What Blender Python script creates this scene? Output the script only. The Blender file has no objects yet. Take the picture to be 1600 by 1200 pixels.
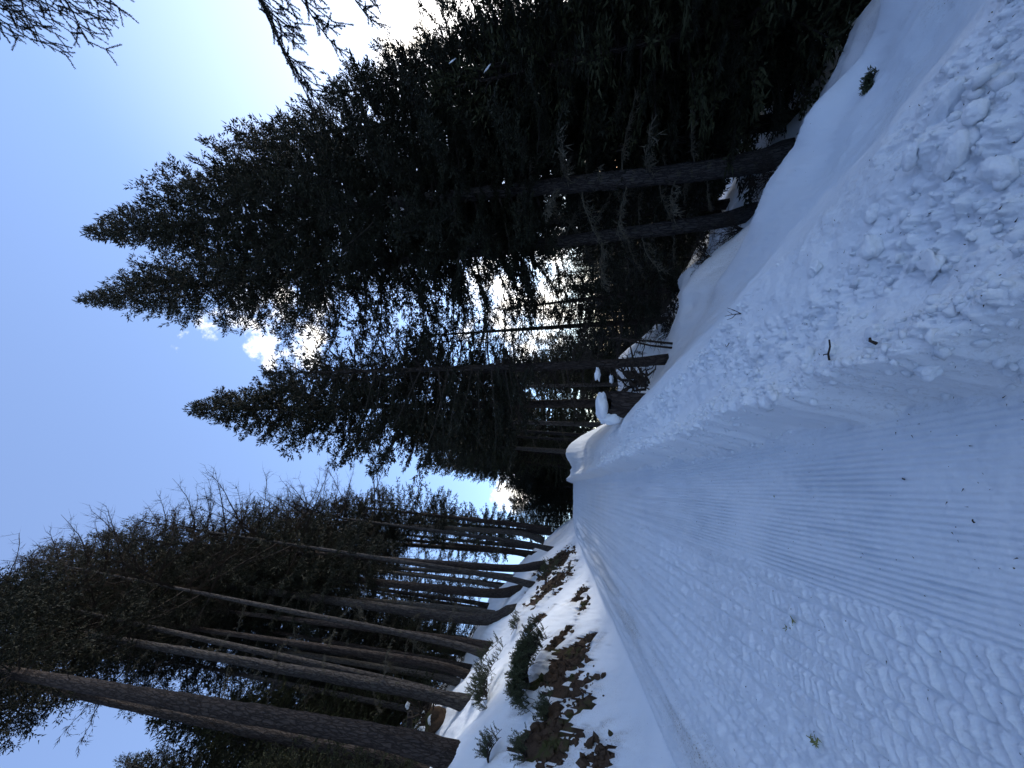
import bpy, math, random
import numpy as np
from mathutils import Vector, Matrix

scene = bpy.context.scene
C = scene.collection
R_ = math.radians

# ------------------------------------------------------------------ camera (phone held sideways: world up is image left)
PITCH = R_(13.5)
CAM_H = 1.6
cam_d = bpy.data.cameras.new('camera')
cam = bpy.data.objects.new('camera', cam_d)
C.objects.link(cam)
cam_d.sensor_fit = 'HORIZONTAL'
cam_d.sensor_width = 36.0
cam_d.lens = 601.0 / 1600.0 * 36.0
cam_d.clip_start = 0.05
cam_d.clip_end = 2000.0
_f = Vector((0, math.cos(PITCH), math.sin(PITCH)))
_u = Vector((0, -math.sin(PITCH), math.cos(PITCH)))
_r = Vector((1, 0, 0))
m = Matrix.Identity(4)
for i in range(3):
    m[i][0], m[i][1], m[i][2] = -_u[i], _r[i], -_f[i]
m[2][3] = CAM_H
cam.matrix_world = m
scene.camera = cam

# ------------------------------------------------------------------ light
SUN_EL, SUN_AZ = 12.5, 45.0          # degrees above the horizon, clockwise from +Y
world = bpy.data.worlds.new('World')
scene.world = world
world.use_nodes = True
wt = world.node_tree
wt.nodes.clear()
def wn(t, **k):
    n = wt.nodes.new(t)
    for a, b in k.items():
        setattr(n, a, b)
    return n
def wl(a, b): wt.links.new(a, b)
sky = wn('ShaderNodeTexSky', sky_type='NISHITA', sun_disc=False)
sky.sun_elevation = R_(SUN_EL); sky.sun_rotation = R_(SUN_AZ)
sky.air_density = 1.0; sky.dust_density = 0.6; sky.ozone_density = 2.0; sky.altitude = 1500
def sdir(az, el):
    az, el = R_(az), R_(el)
    return (math.sin(az) * math.cos(el), math.cos(az) * math.cos(el), math.sin(el))
tc = wn('ShaderNodeTexCoord')
def cone(az, el, r_in, r_out):
    d = wn('ShaderNodeVectorMath', operation='DOT_PRODUCT')
    wl(tc.outputs['Generated'], d.inputs[0]); d.inputs[1].default_value = sdir(az, el)
    mr = wn('ShaderNodeMapRange', interpolation_type='SMOOTHSTEP')
    mr.inputs['From Min'].default_value = math.cos(R_(r_out)); mr.inputs['From Max'].default_value = math.cos(R_(r_in))
    wl(d.outputs['Value'], mr.inputs['Value'])
    return mr.outputs['Result']
def wmath(op, a, b):
    n = wn('ShaderNodeMath', operation=op)
    for i, v in enumerate((a, b)):
        if isinstance(v, (int, float)): n.inputs[i].default_value = v
        else: wl(v, n.inputs[i])
    return n.outputs[0]
nz = wn('ShaderNodeTexNoise'); nz.inputs['Scale'].default_value = 13.0; nz.inputs['Detail'].default_value = 9.0; nz.inputs['Roughness'].default_value = 0.62
wl(tc.outputs['Generated'], nz.inputs['Vector'])
def puff(conev, lo, hi):
    s = wmath('ADD', nz.outputs['Fac'], wmath('MULTIPLY', wmath('SUBTRACT', conev, 1.0), 0.30))
    mr = wn('ShaderNodeMapRange', interpolation_type='SMOOTHSTEP')
    mr.inputs['From Min'].default_value = lo; mr.inputs['From Max'].default_value = hi
    wl(s, mr.inputs['Value'])
    return mr.outputs['Result']
CLOUDS = [(11.5, 44.0, 0.0, 10.5), (14.0, 11.0, 3.0, 17.0), (-16.0, 13.0, 1.0, 5.5), (42.0, 19.0, 2.0, 10.0), (-70, 25, 3, 20), (120, 30, 4, 24), (-140, 35, 4, 24)]
acc = None
for az, el, a, b in CLOUDS:
    p = puff(cone(az, el, a, b), 0.40, 0.62)
    acc = p if acc is None else wmath('MAXIMUM', acc, p)
glow = cone(SUN_AZ, SUN_EL, 2.0, 42.0)
glow2 = cone(SUN_AZ, SUN_EL, 1.0, 13.0)
def addcol(base, fac, col):
    mx = wn('ShaderNodeMix', data_type='RGBA', blend_type='MIX')
    if isinstance(fac, (int, float)): mx.inputs[0].default_value = fac
    else: wl(fac, mx.inputs[0])
    wl(base, mx.inputs[6]); mx.inputs[7].default_value = (*col, 1)
    return mx.outputs[2]
tint = wn('ShaderNodeMix', data_type='RGBA', blend_type='MULTIPLY'); tint.inputs[0].default_value = 1.0
wl(sky.outputs[0], tint.inputs[6]); tint.inputs[7].default_value = (1.11, 1.11, 1.20, 1)
SKYV = 3.0
c0 = addcol(tint.outputs[2], 0.30, (1.02, 1.27, 2.10))      # thin even cirrus veil
c1 = addcol(c0, wmath('MULTIPLY', glow, 0.32), (SKYV * 1.25, SKYV * 1.30, SKYV * 1.48))
c2 = addcol(c1, wmath('MULTIPLY', glow2, 0.6), (SKYV * 3.6, SKYV * 3.4, SKYV * 3.1))
c3 = addcol(c2, wmath('MULTIPLY', acc, 0.9), (SKYV * 2.3, SKYV * 2.15, SKYV * 1.9))
bg = wn('ShaderNodeBackground'); bg.inputs['Strength'].default_value = 0.1
wl(c3, bg.inputs['Color'])
wo = wn('ShaderNodeOutputWorld'); wl(bg.outputs[0], wo.inputs['Surface'])

sd = bpy.data.lights.new('sun', 'SUN'); sd.energy = 0.7; sd.angle = R_(11.0); sd.color = (1.0, 0.95, 0.88)
so = bpy.data.objects.new('sun', sd); C.objects.link(so)
so.rotation_euler = Vector(sdir(SUN_AZ, SUN_EL)).to_track_quat('Z', 'Y').to_euler()

scene.view_settings.view_transform = 'Standard'
scene.view_settings.look = 'None'
scene.view_settings.gamma = 1.0
scene.view_settings.use_curve_mapping = False
scene.view_settings.exposure = 2.2


# ------------------------------------------------------------------ noise
def _h(ix, iy, seed):
    a = (ix.astype(np.int64) * 374761393 + iy.astype(np.int64) * 668265263 + int(seed) * 974634777) & 0xFFFFFFFF
    a = ((a ^ (a >> 13)) * 1274126177) & 0xFFFFFFFF
    a = ((a ^ (a >> 15)) * 2246822519) & 0xFFFFFFFF
    a = a ^ (a >> 16)
    return (a & 0xFFFFFF) / float(0x1000000)
def vnoise(x, y, seed):
    fx, fy = np.floor(x), np.floor(y)
    tx, ty = x - fx, y - fy
    tx = tx * tx * (3 - 2 * tx); ty = ty * ty * (3 - 2 * ty)
    a = _h(fx, fy, seed); b = _h(fx + 1, fy, seed); c = _h(fx, fy + 1, seed); d = _h(fx + 1, fy + 1, seed)
    return (a * (1 - tx) + b * tx) * (1 - ty) + (c * (1 - tx) + d * tx) * ty - 0.5
def fbm(x, y, octaves, seed, gain=0.5):
    s = 0.0; amp = 1.0
    for o in range(octaves):
        ca, sa = math.cos(o * 1.1), math.sin(o * 1.1)
        s = s + amp * vnoise((x * ca - y * sa) * 2 ** o, (x * sa + y * ca) * 2 ** o, seed + o)
        amp *= gain
    return s
def lumps(x, y, cell, seed, present, rmin=0.25, rmax=0.75, squash=0.8):
    """ball-like lumps, one at most per cell; present is 0..1 (array or number)"""
    u, v = x / cell, y / cell
    fx, fy = np.floor(u), np.floor(v)
    best = np.zeros_like(u)
    for dx in (-1, 0, 1):
        for dy in (-1, 0, 1):
            cx, cy = fx + dx, fy + dy
            px = cx + _h(cx, cy, seed); py = cy + _h(cx, cy, seed + 1)
            r = rmin + (rmax - rmin) * _h(cx, cy, seed + 2) ** 2
            an = _h(cx, cy, seed + 4) * 3.14
            el = 0.6 + 0.4 * _h(cx, cy, seed + 5)
            du, dv = u - px, v - py
            a = du * np.cos(an) + dv * np.sin(an); b = (-du * np.sin(an) + dv * np.cos(an)) / el
            ok = _h(cx, cy, seed + 3) < present
            q = np.clip(1 - (a * a + b * b) / (r * r), 0, 1)
            best = np.maximum(best, np.where(ok, np.sqrt(q) * r * squash, 0))
    return best * cell
def sstep(a, b, x):
    t = np.clip((x - a) / (b - a), 0, 1)
    return t * t * (3 - 2 * t)

# ------------------------------------------------------------------ the hillside
def sq(x, y): return -0.2425 * x + 0.9701 * y, 0.9701 * x + 0.2425 * y      # along / right of the trail
def q_right(s): return 0.44 - 0.02 * np.clip(s, -5, 30)
def q_left(s): return -3.5 + 0.03 * np.clip(s, -5, 30)
def bench_w(s): return 0.84 + 0.42 * np.exp(-np.clip(s - 1.2, 0, 40) / 1.7)
def softplus(t): return np.log1p(np.exp(np.clip(t, -30, 30))) + np.maximum(t - 30, 0)
MOUNDS = [  # x, y, height, radius across the line of sight, radius along it
    (3.65, 5.9, 0.34, 0.45, 0.42), (4.6, 4.9, 0.3, 0.5, 0.5), (6.3, 6.2, 0.5, 0.9, 0.9),
    (3.1, 12.4, 0.75, 0.9, 2.2), (1.3, 17.5, 0.8, 1.2, 2.4), (-1.9, 14.3, 0.38, 0.6, 1.2), (-2.6, 16.8, 0.9, 0.9, 1.4),
    (-10.5, 9.4, 0.35, 0.8, 0.8), (-12.5, 13.0, 0.7, 1.1, 1.0), (-11.6, 17.5, 0.6, 0.9, 0.9), (-13.8, 9.5, 0.8, 0.9, 0.9), (-12.6, 22.0, 0.6, 1.0, 1.0)]
def trail_z(y): return 0.15 * y - 0.19 * 3 * softplus((y - 27.5) / 3) / 1.0 + 0.1 * 0.03 * 0
def terrain(x, y):
    s, q = sq(x, y)
    z = np.where(y > -40, 0.15 * y, -6.0 + 0.02 * (y + 40)) - 0.57 * softplus((y - 27.5) / 3)
    z = np.where(y > 60, 0.15 * 60 - 0.57 * softplus(np.full_like(y, 32.5 / 3)) - 0.06 * (y - 60), z)
    qr, ql = q_right(s), q_left(s)
    u = ql - q
    w = q - qr
    und = fbm(x * 0.45, y * 0.45, 3, 11)
    up = np.maximum(u, 0)
    k = 2.9 + 0.9 * fbm(s * 0.25, s * 0 + 3.3, 2, 5)
    rise = 1.2 * softplus((up - 0.12) / 0.18) * 0.18 - 1.2 * 0.18 * np.log1p(np.exp(-0.12 / 0.18))
    rise = rise - 0.52 * softplus((up - k) / 0.35) * 0.35 - 0.25 * softplus((up - 14) / 2) * 2
    rise = rise + sstep(0.3, 2.5, up) * und * 0.55
    z = z + np.where(u > 0, rise, 0)
    # right: berm, bench, drop, trough, forest floor
    wn_ = w + 0.05 * fbm(s * 3.2, s * 0 + 4, 3, 22) + 0.035 * fbm(s * 11.0, w * 6, 2, 23)
    berm = 0.215 * np.exp(-((wn_ - 0.10) / np.where(wn_ < 0.10, 0.055, 0.20)) ** 2) * (0.8 + 0.6 * fbm(s * 0.9, s * 0 + 1, 2, 21))
    bw = bench_w(s) + 0.16 * fbm(s * 0.7, s * 0 + 8, 2, 31)
    bench = 0.21 * sstep(-0.03, 0.06, wn_) - 0.03 * np.clip(w, 0, 3)
    e = w - bw
    drop = 0.95 * (softplus(e / 0.14) * 0.14) - 0.80 * softplus((e - 2.0) / 0.3) * 0.3 + 0.45 * softplus((e - 2.9) / 0.4) * 0.4 - 0.25 * softplus((e - 14) / 2) * 2
    right = berm + bench - drop + sstep(1.8, 4, e) * und * 0.9
    z = z + np.where(w > -0.6, right * sstep(-0.6, -0.1, w), 0)
    for mx, my, mh, ra, rb in MOUNDS:
        d = math.hypot(mx, my); ux, uy = mx / d, my / d
        a = (x - mx) * uy - (y - my) * ux; b = (x - mx) * ux + (y - my) * uy
        z = z + mh * np.exp(-(a / ra) ** 2 - (b / rb) ** 2)
    far = np.hypot(x, y)
    return z + sstep(30, 90, far) * 6 * fbm(x * 0.03, y * 0.03, 2, 77)

def tz(x, y):
    return float(terrain(np.array([float(x)]), np.array([float(y)]))[0])

# ------------------------------------------------------------------ object helpers
def mesh_np(name, V, F, mats, smooth=False, mat_idx=None):
    """V (n,3), F list of int arrays (k,3) or (k,4)"""
    if not isinstance(F, (list, tuple)): F = [F]
    F = [f for f in F if len(f)]
    me = bpy.data.meshes.new(name)
    V = np.asarray(V, dtype=np.float32)
    me.vertices.add(len(V)); me.vertices.foreach_set('co', V.ravel())
    tot = np.concatenate([np.full(len(f), f.shape[1], dtype=np.int32) for f in F])
    idx = np.concatenate([f.astype(np.int32).ravel() for f in F])
    me.loops.add(len(idx)); me.loops.foreach_set('vertex_index', idx)
    me.polygons.add(len(tot))
    st = np.concatenate([[0], np.cumsum(tot)[:-1]]).astype(np.int32)
    me.polygons.foreach_set('loop_start', st)
    me.polygons.foreach_set('loop_total', tot)
    if mat_idx is not None: me.polygons.foreach_set('material_index', np.asarray(mat_idx, dtype=np.int32))
    me.polygons.foreach_set('use_smooth', np.full(len(tot), bool(smooth)))
    for mt in (mats if isinstance(mats, (list, tuple)) else [mats]): me.materials.append(mt)
    me.update(calc_edges=True)
    return me
def link(name, me, parent=None, kind=None, loc=None):
    o = bpy.data.objects.new(name, me); C.objects.link(o)
    if parent is not None: o.parent = parent
    if kind: o['kind'] = kind
    if loc is not None: o.location = loc
    return o
def thing(name, label, cat, loc=(0, 0, 0), group=None, me=None):
    o = bpy.data.objects.new(name, me); C.objects.link(o)
    if me is None: o.empty_display_size = 0.2
    o.location = loc; o['label'] = label; o['category'] = cat
    if group: o['group'] = group
    return o

# ------------------------------------------------------------------ materials
def mat(name):
    mt = bpy.data.materials.new(name); mt.use_nodes = True
    nt = mt.node_tree; nt.nodes.clear()
    out = nt.nodes.new('ShaderNodeOutputMaterial'); b = nt.nodes.new('ShaderNodeBsdfPrincipled')
    nt.links.new(b.outputs[0], out.inputs['Surface'])
    return mt, nt, b
def node(nt, t, **k):
    n = nt.nodes.new(t)
    for a, v in k.items():
        if a.startswith('i_'): n.inputs[a[2:].replace('_', ' ')].default_value = v
        else: setattr(n, a, v)
    return n
def ramp(nt, src, stops):
    r = nt.nodes.new('ShaderNodeValToRGB')
    el = r.color_ramp.elements
    while len(el) < len(stops): el.new(0.5)
    for e, (p, c) in zip(el, stops): e.position = p; e.color = (*c, 1)
    nt.links.new(src, r.inputs[0]); return r.outputs[0]
def mixc(nt, f, a, b):
    n = nt.nodes.new('ShaderNodeMix'); n.data_type = 'RGBA'
    for v, i in ((f, 0), (a, 6), (b, 7)):
        if hasattr(v, 'default_value'): nt.links.new(v, n.inputs[i])
        elif i == 0: n.inputs[0].default_value = v
        else: n.inputs[i].default_value = (*v, 1)
    return n.outputs[2]
def noise_tex(nt, scale, detail=4, rough=0.55, vec=None):
    n = node(nt, 'ShaderNodeTexNoise'); n.inputs['Scale'].default_value = scale
    n.inputs['Detail'].default_value = detail; n.inputs['Roughness'].default_value = rough
    if vec is not None: nt.links.new(vec, n.inputs['Vector'])
    return n.outputs['Fac']
def bump(nt, b, src, strength, dist):
    n = node(nt, 'ShaderNodeBump'); n.inputs['Strength'].default_value = strength; n.inputs['Distance'].default_value = dist
    nt.links.new(src, n.inputs['Height']); nt.links.new(n.outputs[0], b.inputs['Normal']); return n

def make_snow(name, attr=True, base=(0.80, 0.845, 0.90)):
    mt, nt, b = mat(name)
    co = node(nt, 'ShaderNodeTexCoord').outputs['Object']
    big = noise_tex(nt, 1.3, 4, 0.6, co)
    grain = noise_tex(nt, 55.0, 6, 0.75, co)
    col = mixc(nt, ramp(nt, big, [(0.35, (0, 0, 0)), (0.7, (1, 1, 1))]), base, (base[0] * 0.93, base[1] * 0.95, base[2] * 0.965))
    if attr:
        at = node(nt, 'ShaderNodeAttribute', attribute_name='dirt')
        fl = noise_tex(nt, 42.0, 3, 0.75, co)
        fr = ramp(nt, fl, [(0.54, (0, 0, 0)), (0.66, (1, 1, 1))])
        mu = node(nt, 'ShaderNodeMath', operation='MULTIPLY'); nt.links.new(fr, mu.inputs[0]); nt.links.new(at.outputs['Fac'], mu.inputs[1])
        col = mixc(nt, mu.outputs[0], col, (0.20, 0.17, 0.13))
        m2 = node(nt, 'ShaderNodeMath', operation='MULTIPLY'); nt.links.new(at.outputs['Fac'], m2.inputs[0]); m2.inputs[1].default_value = 0.28
        col = mixc(nt, m2.outputs[0], col, (0.50, 0.47, 0.42))
        # scattered specks of bark and needles
        sp = node(nt, 'ShaderNodeTexVoronoi'); sp.inputs['Scale'].default_value = 16.0; nt.links.new(co, sp.inputs['Vector'])
        gate = node(nt, 'ShaderNodeMath', operation='LESS_THAN'); nt.links.new(sp.outputs['Distance'], gate.inputs[0]); gate.inputs[1].default_value = 0.055
        rnd = node(nt, 'ShaderNodeSeparateColor'); nt.links.new(sp.outputs['Color'], rnd.inputs[0])
        few = node(nt, 'ShaderNodeMath', operation='GREATER_THAN'); nt.links.new(rnd.outputs[0], few.inputs[0]); few.inputs[1].default_value = 0.78
        g2 = node(nt, 'ShaderNodeMath', operation='MULTIPLY'); nt.links.new(gate.outputs[0], g2.inputs[0]); nt.links.new(few.outputs[0], g2.inputs[1])
        col = mixc(nt, g2.outputs[0], col, (0.10, 0.085, 0.06))
    nt.links.new(col, b.inputs['Base Color'])
    b.inputs['Roughness'].default_value = 0.62
    b.inputs['Specular IOR Level'].default_value = 0.25
    bump(nt, b, grain, 0.8, 0.012)
    return mt
M_SNOW = make_snow('snow')
M_SNOW_LUMP = make_snow('snow lump', attr=False)

def make_bark(name, dark, light, sc=1.0, bs=0.9, moss=None):
    mt, nt, b = mat(name)
    tcn = node(nt, 'ShaderNodeTexCoord').outputs['Object']
    mp = node(nt, 'ShaderNodeMapping'); mp.inputs['Scale'].default_value = (14 * sc, 14 * sc, 3.2 * sc); nt.links.new(tcn, mp.inputs['Vector'])
    ds = node(nt, 'ShaderNodeTexNoise'); ds.inputs['Scale'].default_value = 1.2; ds.inputs['Detail'].default_value = 3; nt.links.new(mp.outputs[0], ds.inputs['Vector'])
    av = node(nt, 'ShaderNodeVectorMath', operation='MULTIPLY_ADD'); nt.links.new(ds.outputs['Color'], av.inputs[0]); av.inputs[1].default_value = (1.4, 1.4, 1.4); nt.links.new(mp.outputs[0], av.inputs[2])
    vo = node(nt, 'ShaderNodeTexVoronoi', feature='DISTANCE_TO_EDGE'); nt.links.new(av.outputs[0], vo.inputs['Vector']); vo.inputs['Scale'].default_value = 1.0
    n1 = noise_tex(nt, 26 * sc, 5, 0.65, tcn)
    n2 = noise_tex(nt, 1.6, 3, 0.5, tcn)
    crack = ramp(nt, vo.outputs['Distance'], [(0.0, (0, 0, 0)), (0.16, (1, 1, 1))])
    col = mixc(nt, n1, dark, light)
    col = mixc(nt, ramp(nt, n2, [(0.35, (0, 0, 0)), (0.65, (1, 1, 1))]), col, tuple(0.5 * a + 0.5 * c for a, c in zip(dark, light)))
    cf = node(nt, 'ShaderNodeMath', operation='MULTIPLY_ADD'); nt.links.new(crack, cf.inputs[0]); cf.inputs[1].default_value = 0.75; cf.inputs[2].default_value = 0.25
    col = mixc(nt, cf.outputs[0], tuple(0.55 * a for a in dark), col)
    if moss:
        n3 = noise_tex(nt, 5.0, 4, 0.7, tcn)
        col = mixc(nt, ramp(nt, n3, [(0.58, (0, 0, 0)), (0.70, (1, 1, 1))]), col, moss)
    nt.links.new(col, b.inputs['Base Color'])
    b.inputs['Roughness'].default_value = 0.95; b.inputs['Specular IOR Level'].default_value = 0.1
    mx = node(nt, 'ShaderNodeMath', operation='ADD'); nt.links.new(crack, mx.inputs[0]); nt.links.new(n1, mx.inputs[1])
    bump(nt, b, mx.outputs[0], bs, 0.045)
    return mt
M_BARK_BROWN = make_bark('reddish brown bark', (0.038, 0.032, 0.031), (0.082, 0.068, 0.063))
M_BARK_GREY = make_bark('grey bark', (0.044, 0.041, 0.042), (0.095, 0.088, 0.087), moss=(0.085, 0.082, 0.062))
M_BARK_PALE = make_bark('pale grey bark', (0.085, 0.078, 0.074), (0.165, 0.155, 0.142))
M_BARK_DARK = make_bark('dark bark', (0.035, 0.029, 0.027), (0.075, 0.064, 0.060))
BARKS = {'brown': M_BARK_BROWN, 'grey': M_BARK_GREY, 'pale': M_BARK_PALE, 'dark': M_BARK_DARK}

def make_leaf(name, a, bcol, rough=0.7):
    mt, nt, b = mat(name)
    co = node(nt, 'ShaderNodeTexCoord').outputs['Object']
    n = noise_tex(nt, 1.7, 3, 0.6, co)
    n2 = noise_tex(nt, 23.0, 2, 0.5, co)
    col = mixc(nt, ramp(nt, n, [(0.3, (0, 0, 0)), (0.7, (1, 1, 1))]), a, bcol)
    col = mixc(nt, n2, col, tuple(0.65 * c for c in a))
    nt.links.new(col, b.inputs['Base Color'])
    b.inputs['Roughness'].default_value = rough; b.inputs['Specular IOR Level'].default_value = 0.2
    return mt
M_NEEDLE = make_leaf('spruce needles', (0.015, 0.018, 0.011), (0.027, 0.030, 0.015))
M_NEEDLE_WARM = make_leaf('olive needles', (0.032, 0.038, 0.018), (0.055, 0.058, 0.026))
M_SHRUB = make_leaf('shrub needles', (0.050, 0.066, 0.036), (0.085, 0.098, 0.048))
M_TWIG = make_leaf('twig wood', (0.034, 0.029, 0.025), (0.060, 0.052, 0.045), 0.9)
M_LICHEN = make_leaf('lichen covered twigs', (0.085, 0.080, 0.062), (0.150, 0.138, 0.105), 0.95)
M_DARKTWIG = make_leaf('dark twigs', (0.03, 0.024, 0.02), (0.06, 0.048, 0.04), 0.9)
M_MOSS = make_leaf('yellow green lichen', (0.20, 0.22, 0.08), (0.30, 0.30, 0.13), 0.95)
def make_soil():
    mt, nt, b = mat('bare soil')
    co = node(nt, 'ShaderNodeTexCoord').outputs['Object']
    n = noise_tex(nt, 3.2, 6, 0.7, co); n2 = noise_tex(nt, 38.0, 4, 0.7, co)
    col = mixc(nt, ramp(nt, n, [(0.3, (0, 0, 0)), (0.7, (1, 1, 1))]), (0.030, 0.022, 0.017), (0.085, 0.058, 0.042))
    col = mixc(nt, ramp(nt, n2, [(0.4, (0, 0, 0)), (0.75, (1, 1, 1))]), col, (0.095, 0.068, 0.050))
    n3 = noise_tex(nt, 2.1, 4, 0.6, co)
    col = mixc(nt, ramp(nt, n3, [(0.54, (0, 0, 0)), (0.64, (1, 1, 1))]), col, (0.055, 0.060, 0.026))
    nt.links.new(col, b.inputs['Base Color']); b.inputs['Roughness'].default_value = 1.0; b.inputs['Specular IOR Level'].default_value = 0.05
    bump(nt, b, n2, 0.8, 0.03)
    return mt
M_SOIL = make_soil()

# ------------------------------------------------------------------ relief of the snow
# bare soil patches on the bank: x, y, radius across, radius up the slope
SOIL = [(-9.06, 19.18, 1.36, 0.7), (-8.64, 16.25, 1.02, 0.71), (-6.93, 12.87, 0.42, 0.21), (-6.71, 11.78, 0.29, 0.12), (-8.34, 13.47, 0.28, 0.18), (-7.23, 10.87, 0.32, 0.25), (-6.65, 9.42, 0.58, 0.37), (-6.88, 9.14, 0.65, 0.4), (-6.29, 7.93, 0.42, 0.21), (-6.69, 7.39, 0.46, 0.3), (-6.44, 6.69, 0.31, 0.2), (-5.86, 6.22, 0.38, 0.16), (-8.66, 13.3, 0.17, 0.09)]
def soil_mask(x, y):
    best = np.full(x.shape, -9.0); who = np.zeros(x.shape, dtype=int)
    wx = x + 0.34 * fbm(x * 1.9, y * 1.9, 4, 301); wy = y + 0.34 * fbm(x * 1.9 + 9, y * 1.9, 4, 302)
    for i, (sx, sy, ra, rb) in enumerate(SOIL):
        ra, rb = ra * 1.2, rb * 1.2
        s0 = (wx - sx) * -0.2425 + (wy - sy) * 0.9701; q0 = (wx - sx) * 0.9701 + (wy - sy) * 0.2425
        v = 1 - np.sqrt((s0 / ra) ** 2 + (q0 / rb) ** 2)
        who = np.where(v > best, i, who); best = np.maximum(best, v)
    best = best + 1.25 * fbm(x * 4.2, y * 4.2, 4, 305, 0.6) + 0.02
    return best, who
def micro(x, y):
    s, q = sq(x, y)
    w = q - q_right(s); u = q_left(s) - q; r = np.hypot(x, y); p = -w
    dz = np.zeros_like(x); dirt = np.zeros_like(x)
    # trail -----------------------------------------------------------------
    trail = sstep(-0.02, 0.06, p) * (1 - sstep(-0.25, 0.05, u))
    pn = p + 0.05 * fbm(s * 1.4, p * 2, 2, 41)
    cord = sstep(0.02, 0.12, pn) * (1 - sstep(0.84, 0.96, pn))
    patch = 0.45 + 0.55 * sstep(-0.30, -0.02, fbm(s * 1.1, p * 3.0, 3, 43))
    fade = 1 - sstep(6, 12, r)
    ph = p / 0.0295 + 0.25 * fbm(s * 0.8, p * 3, 2, 44)
    dz += trail * cord * patch * fade * 0.0125 * np.cos(2 * np.pi * ph) * (0.75 + 0.7 * fbm(s * 3, p * 14, 2, 45))
    dz += trail * sstep(3.0, 6.0, r) * 0.015 * (np.cos(2 * np.pi * (p / 0.115 + 0.5 * fbm(s * 0.3, p * 2, 2, 65))) * (0.5 + fbm(s * 0.4, p * 3, 2, 66)))
    # cleat marks of the groomer, several broken rows of short bars
    tread = sstep(0.84, 0.95, pn) * (1 - sstep(1.62, 1.75, pn)) + 0.75 * sstep(1.85, 1.95, pn) * (1 - sstep(2.35, 2.5, pn)) * sstep(-0.3, 0.1, fbm(s * 0.6, p * 2, 2, 67))
    wob = 0.02 * fbm(s * 2.2, p * 2.2, 2, 46)
    rowc = (p - 0.88 + wob) / 0.135
    row = np.floor(rowc); inrow = rowc - row
    side = np.clip(np.minimum(inrow, 1 - inrow) / 0.16, 0, 1)
    bar = (s + 0.05 * inrow + 0.018 * fbm(s * 4, p * 6, 2, 47)) / 0.056 + _h(row, row * 0, 48)
    bi = np.floor(bar); bf = bar - bi
    hgt = np.clip(bf / 0.12, 0, 1) * np.clip((0.80 - bf) / 0.30, 0, 1)
    keep = 0.35 + 0.65 * _h(row, bi, 49)
    tp = sstep(-0.4, 0.05, fbm(s * 1.6, p * 4, 3, 50))
    tf = 1 - sstep(6, 12, r)
    dz += trail * tread * tf * (0.040 * hgt * side * keep * (0.35 + 0.65 * tp) - 0.006)
    dz += trail * tread * tf * (lumps(x, y, 0.045, 51, 0.55 * (1 - 0.4 * tp), 0.2, 0.6, 0.6) + lumps(x, y, 0.022, 151, 0.5, 0.2, 0.6, 0.6))
    dz += trail * tread * 0.010 * fbm(x * 14, y * 14, 3, 54)
    # long scrape lines, the whole width and far up the track
    streak = fbm(s * 0.35, p * 9.0, 3, 55) * (1 + 0.9 * sstep(2.5, 6, r))
    dz += trail * (0.018 + 0.014 * sstep(1.6, 2.0, p)) * streak * (0.5 + 0.5 * (1 - cord))
    rip = np.cos(2 * np.pi * s / 0.105 + 5 * fbm(s * 0.6, p * 1.4, 2, 57)) * sstep(0.0, 0.25, fbm(s * 0.5, p * 2.6, 2, 58))
    dz += trail * sstep(1.6, 1.8, p) * (1 - sstep(9, 15, r)) * 0.017 * rip
    dz += trail * (0.006 + 0.022 * sstep(1.55, 1.7, p)) * fbm(x * 19, y * 19, 4, 59, 0.65) * (1 - sstep(6, 14, r))
    dz += trail * sstep(1.6, 2.3, p) * 0.045 * sstep(-0.15, 0.2, fbm(s * 0.5, p * 5.5, 3, 64))
    # two parallel grooves beside the foot of the bank
    for uu, aa in ((-0.42, 0.025), (-0.22, 0.02), (0.02, 0.03)):
        dz -= aa * np.exp(-((u - uu + 0.04 * fbm(s * 0.5, s * 0, 2, 60)) / 0.045) ** 2) * (s > 1.0)
    dirt += 1.6 * np.exp(-((u + 0.85 + 0.25 * fbm(s * 0.4, s * 0 + 2, 2, 61)) / 0.26) ** 2) * sstep(-0.45, 0.1, fbm(s * 0.7, p * 2.5, 3, 62)) * (1 - sstep(14, 20, s))
    dirt += trail * 0.12 * sstep(0.0, 0.5, fbm(s * 0.5, p * 1.2, 3, 63))
    # ploughed bench on the right -------------------------------------------
    bw = bench_w(s)
    be = sstep(-0.14, 0.02, w) * (1 - sstep(bw - 0.12, bw + 0.12, w)) * (s > -3)
    lump = sstep(-0.22, 0.18, fbm(s * 0.8, w * 2.3, 3, 71) - 0.20 * (1 - sstep(1.8, 3.2, s)) + 0.6 * np.exp(-((w - 0.08) / 0.13) ** 2))
    dz += be * lump * lumps(x, y, 0.17, 72, 0.20, 0.15, 0.62, 0.42)
    dz += be * (0.15 + 0.85 * lump) * lumps(x, y, 0.075, 76, 0.42, 0.15, 0.62, 0.48)
    dz += be * (0.10 + 0.9 * lump) * lumps(x, y, 0.035, 80, 0.45, 0.2, 0.62, 0.60) * (1 - sstep(5, 10, r))
    dz += be * (0.035 * fbm(x * 4.5, y * 4.5, 4, 84) + (0.010 + 0.030 * lump) * fbm(x * 15, y * 15, 4, 85, 0.65))
    dz += be * (1 - lump) * 0.010 * fbm(s * 1.2, w * 15, 3, 86)
    dirt += be * 0.20 * sstep(-0.15, 0.4, fbm(s * 1.1, w * 2.0, 3, 87))
    # gully and slope beyond --------------------------------------------------
    sl = sstep(bw - 0.1, bw + 0.2, w)
    dz += sl * (0.040 * fbm(s * 0.8, w * 6, 4, 90, 0.6) + 0.014 * fbm(x * 9, y * 9, 2, 91))
    dz += sl * 0.02 * lumps(x, y, 0.13, 92, 0.14) / 0.12
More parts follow.
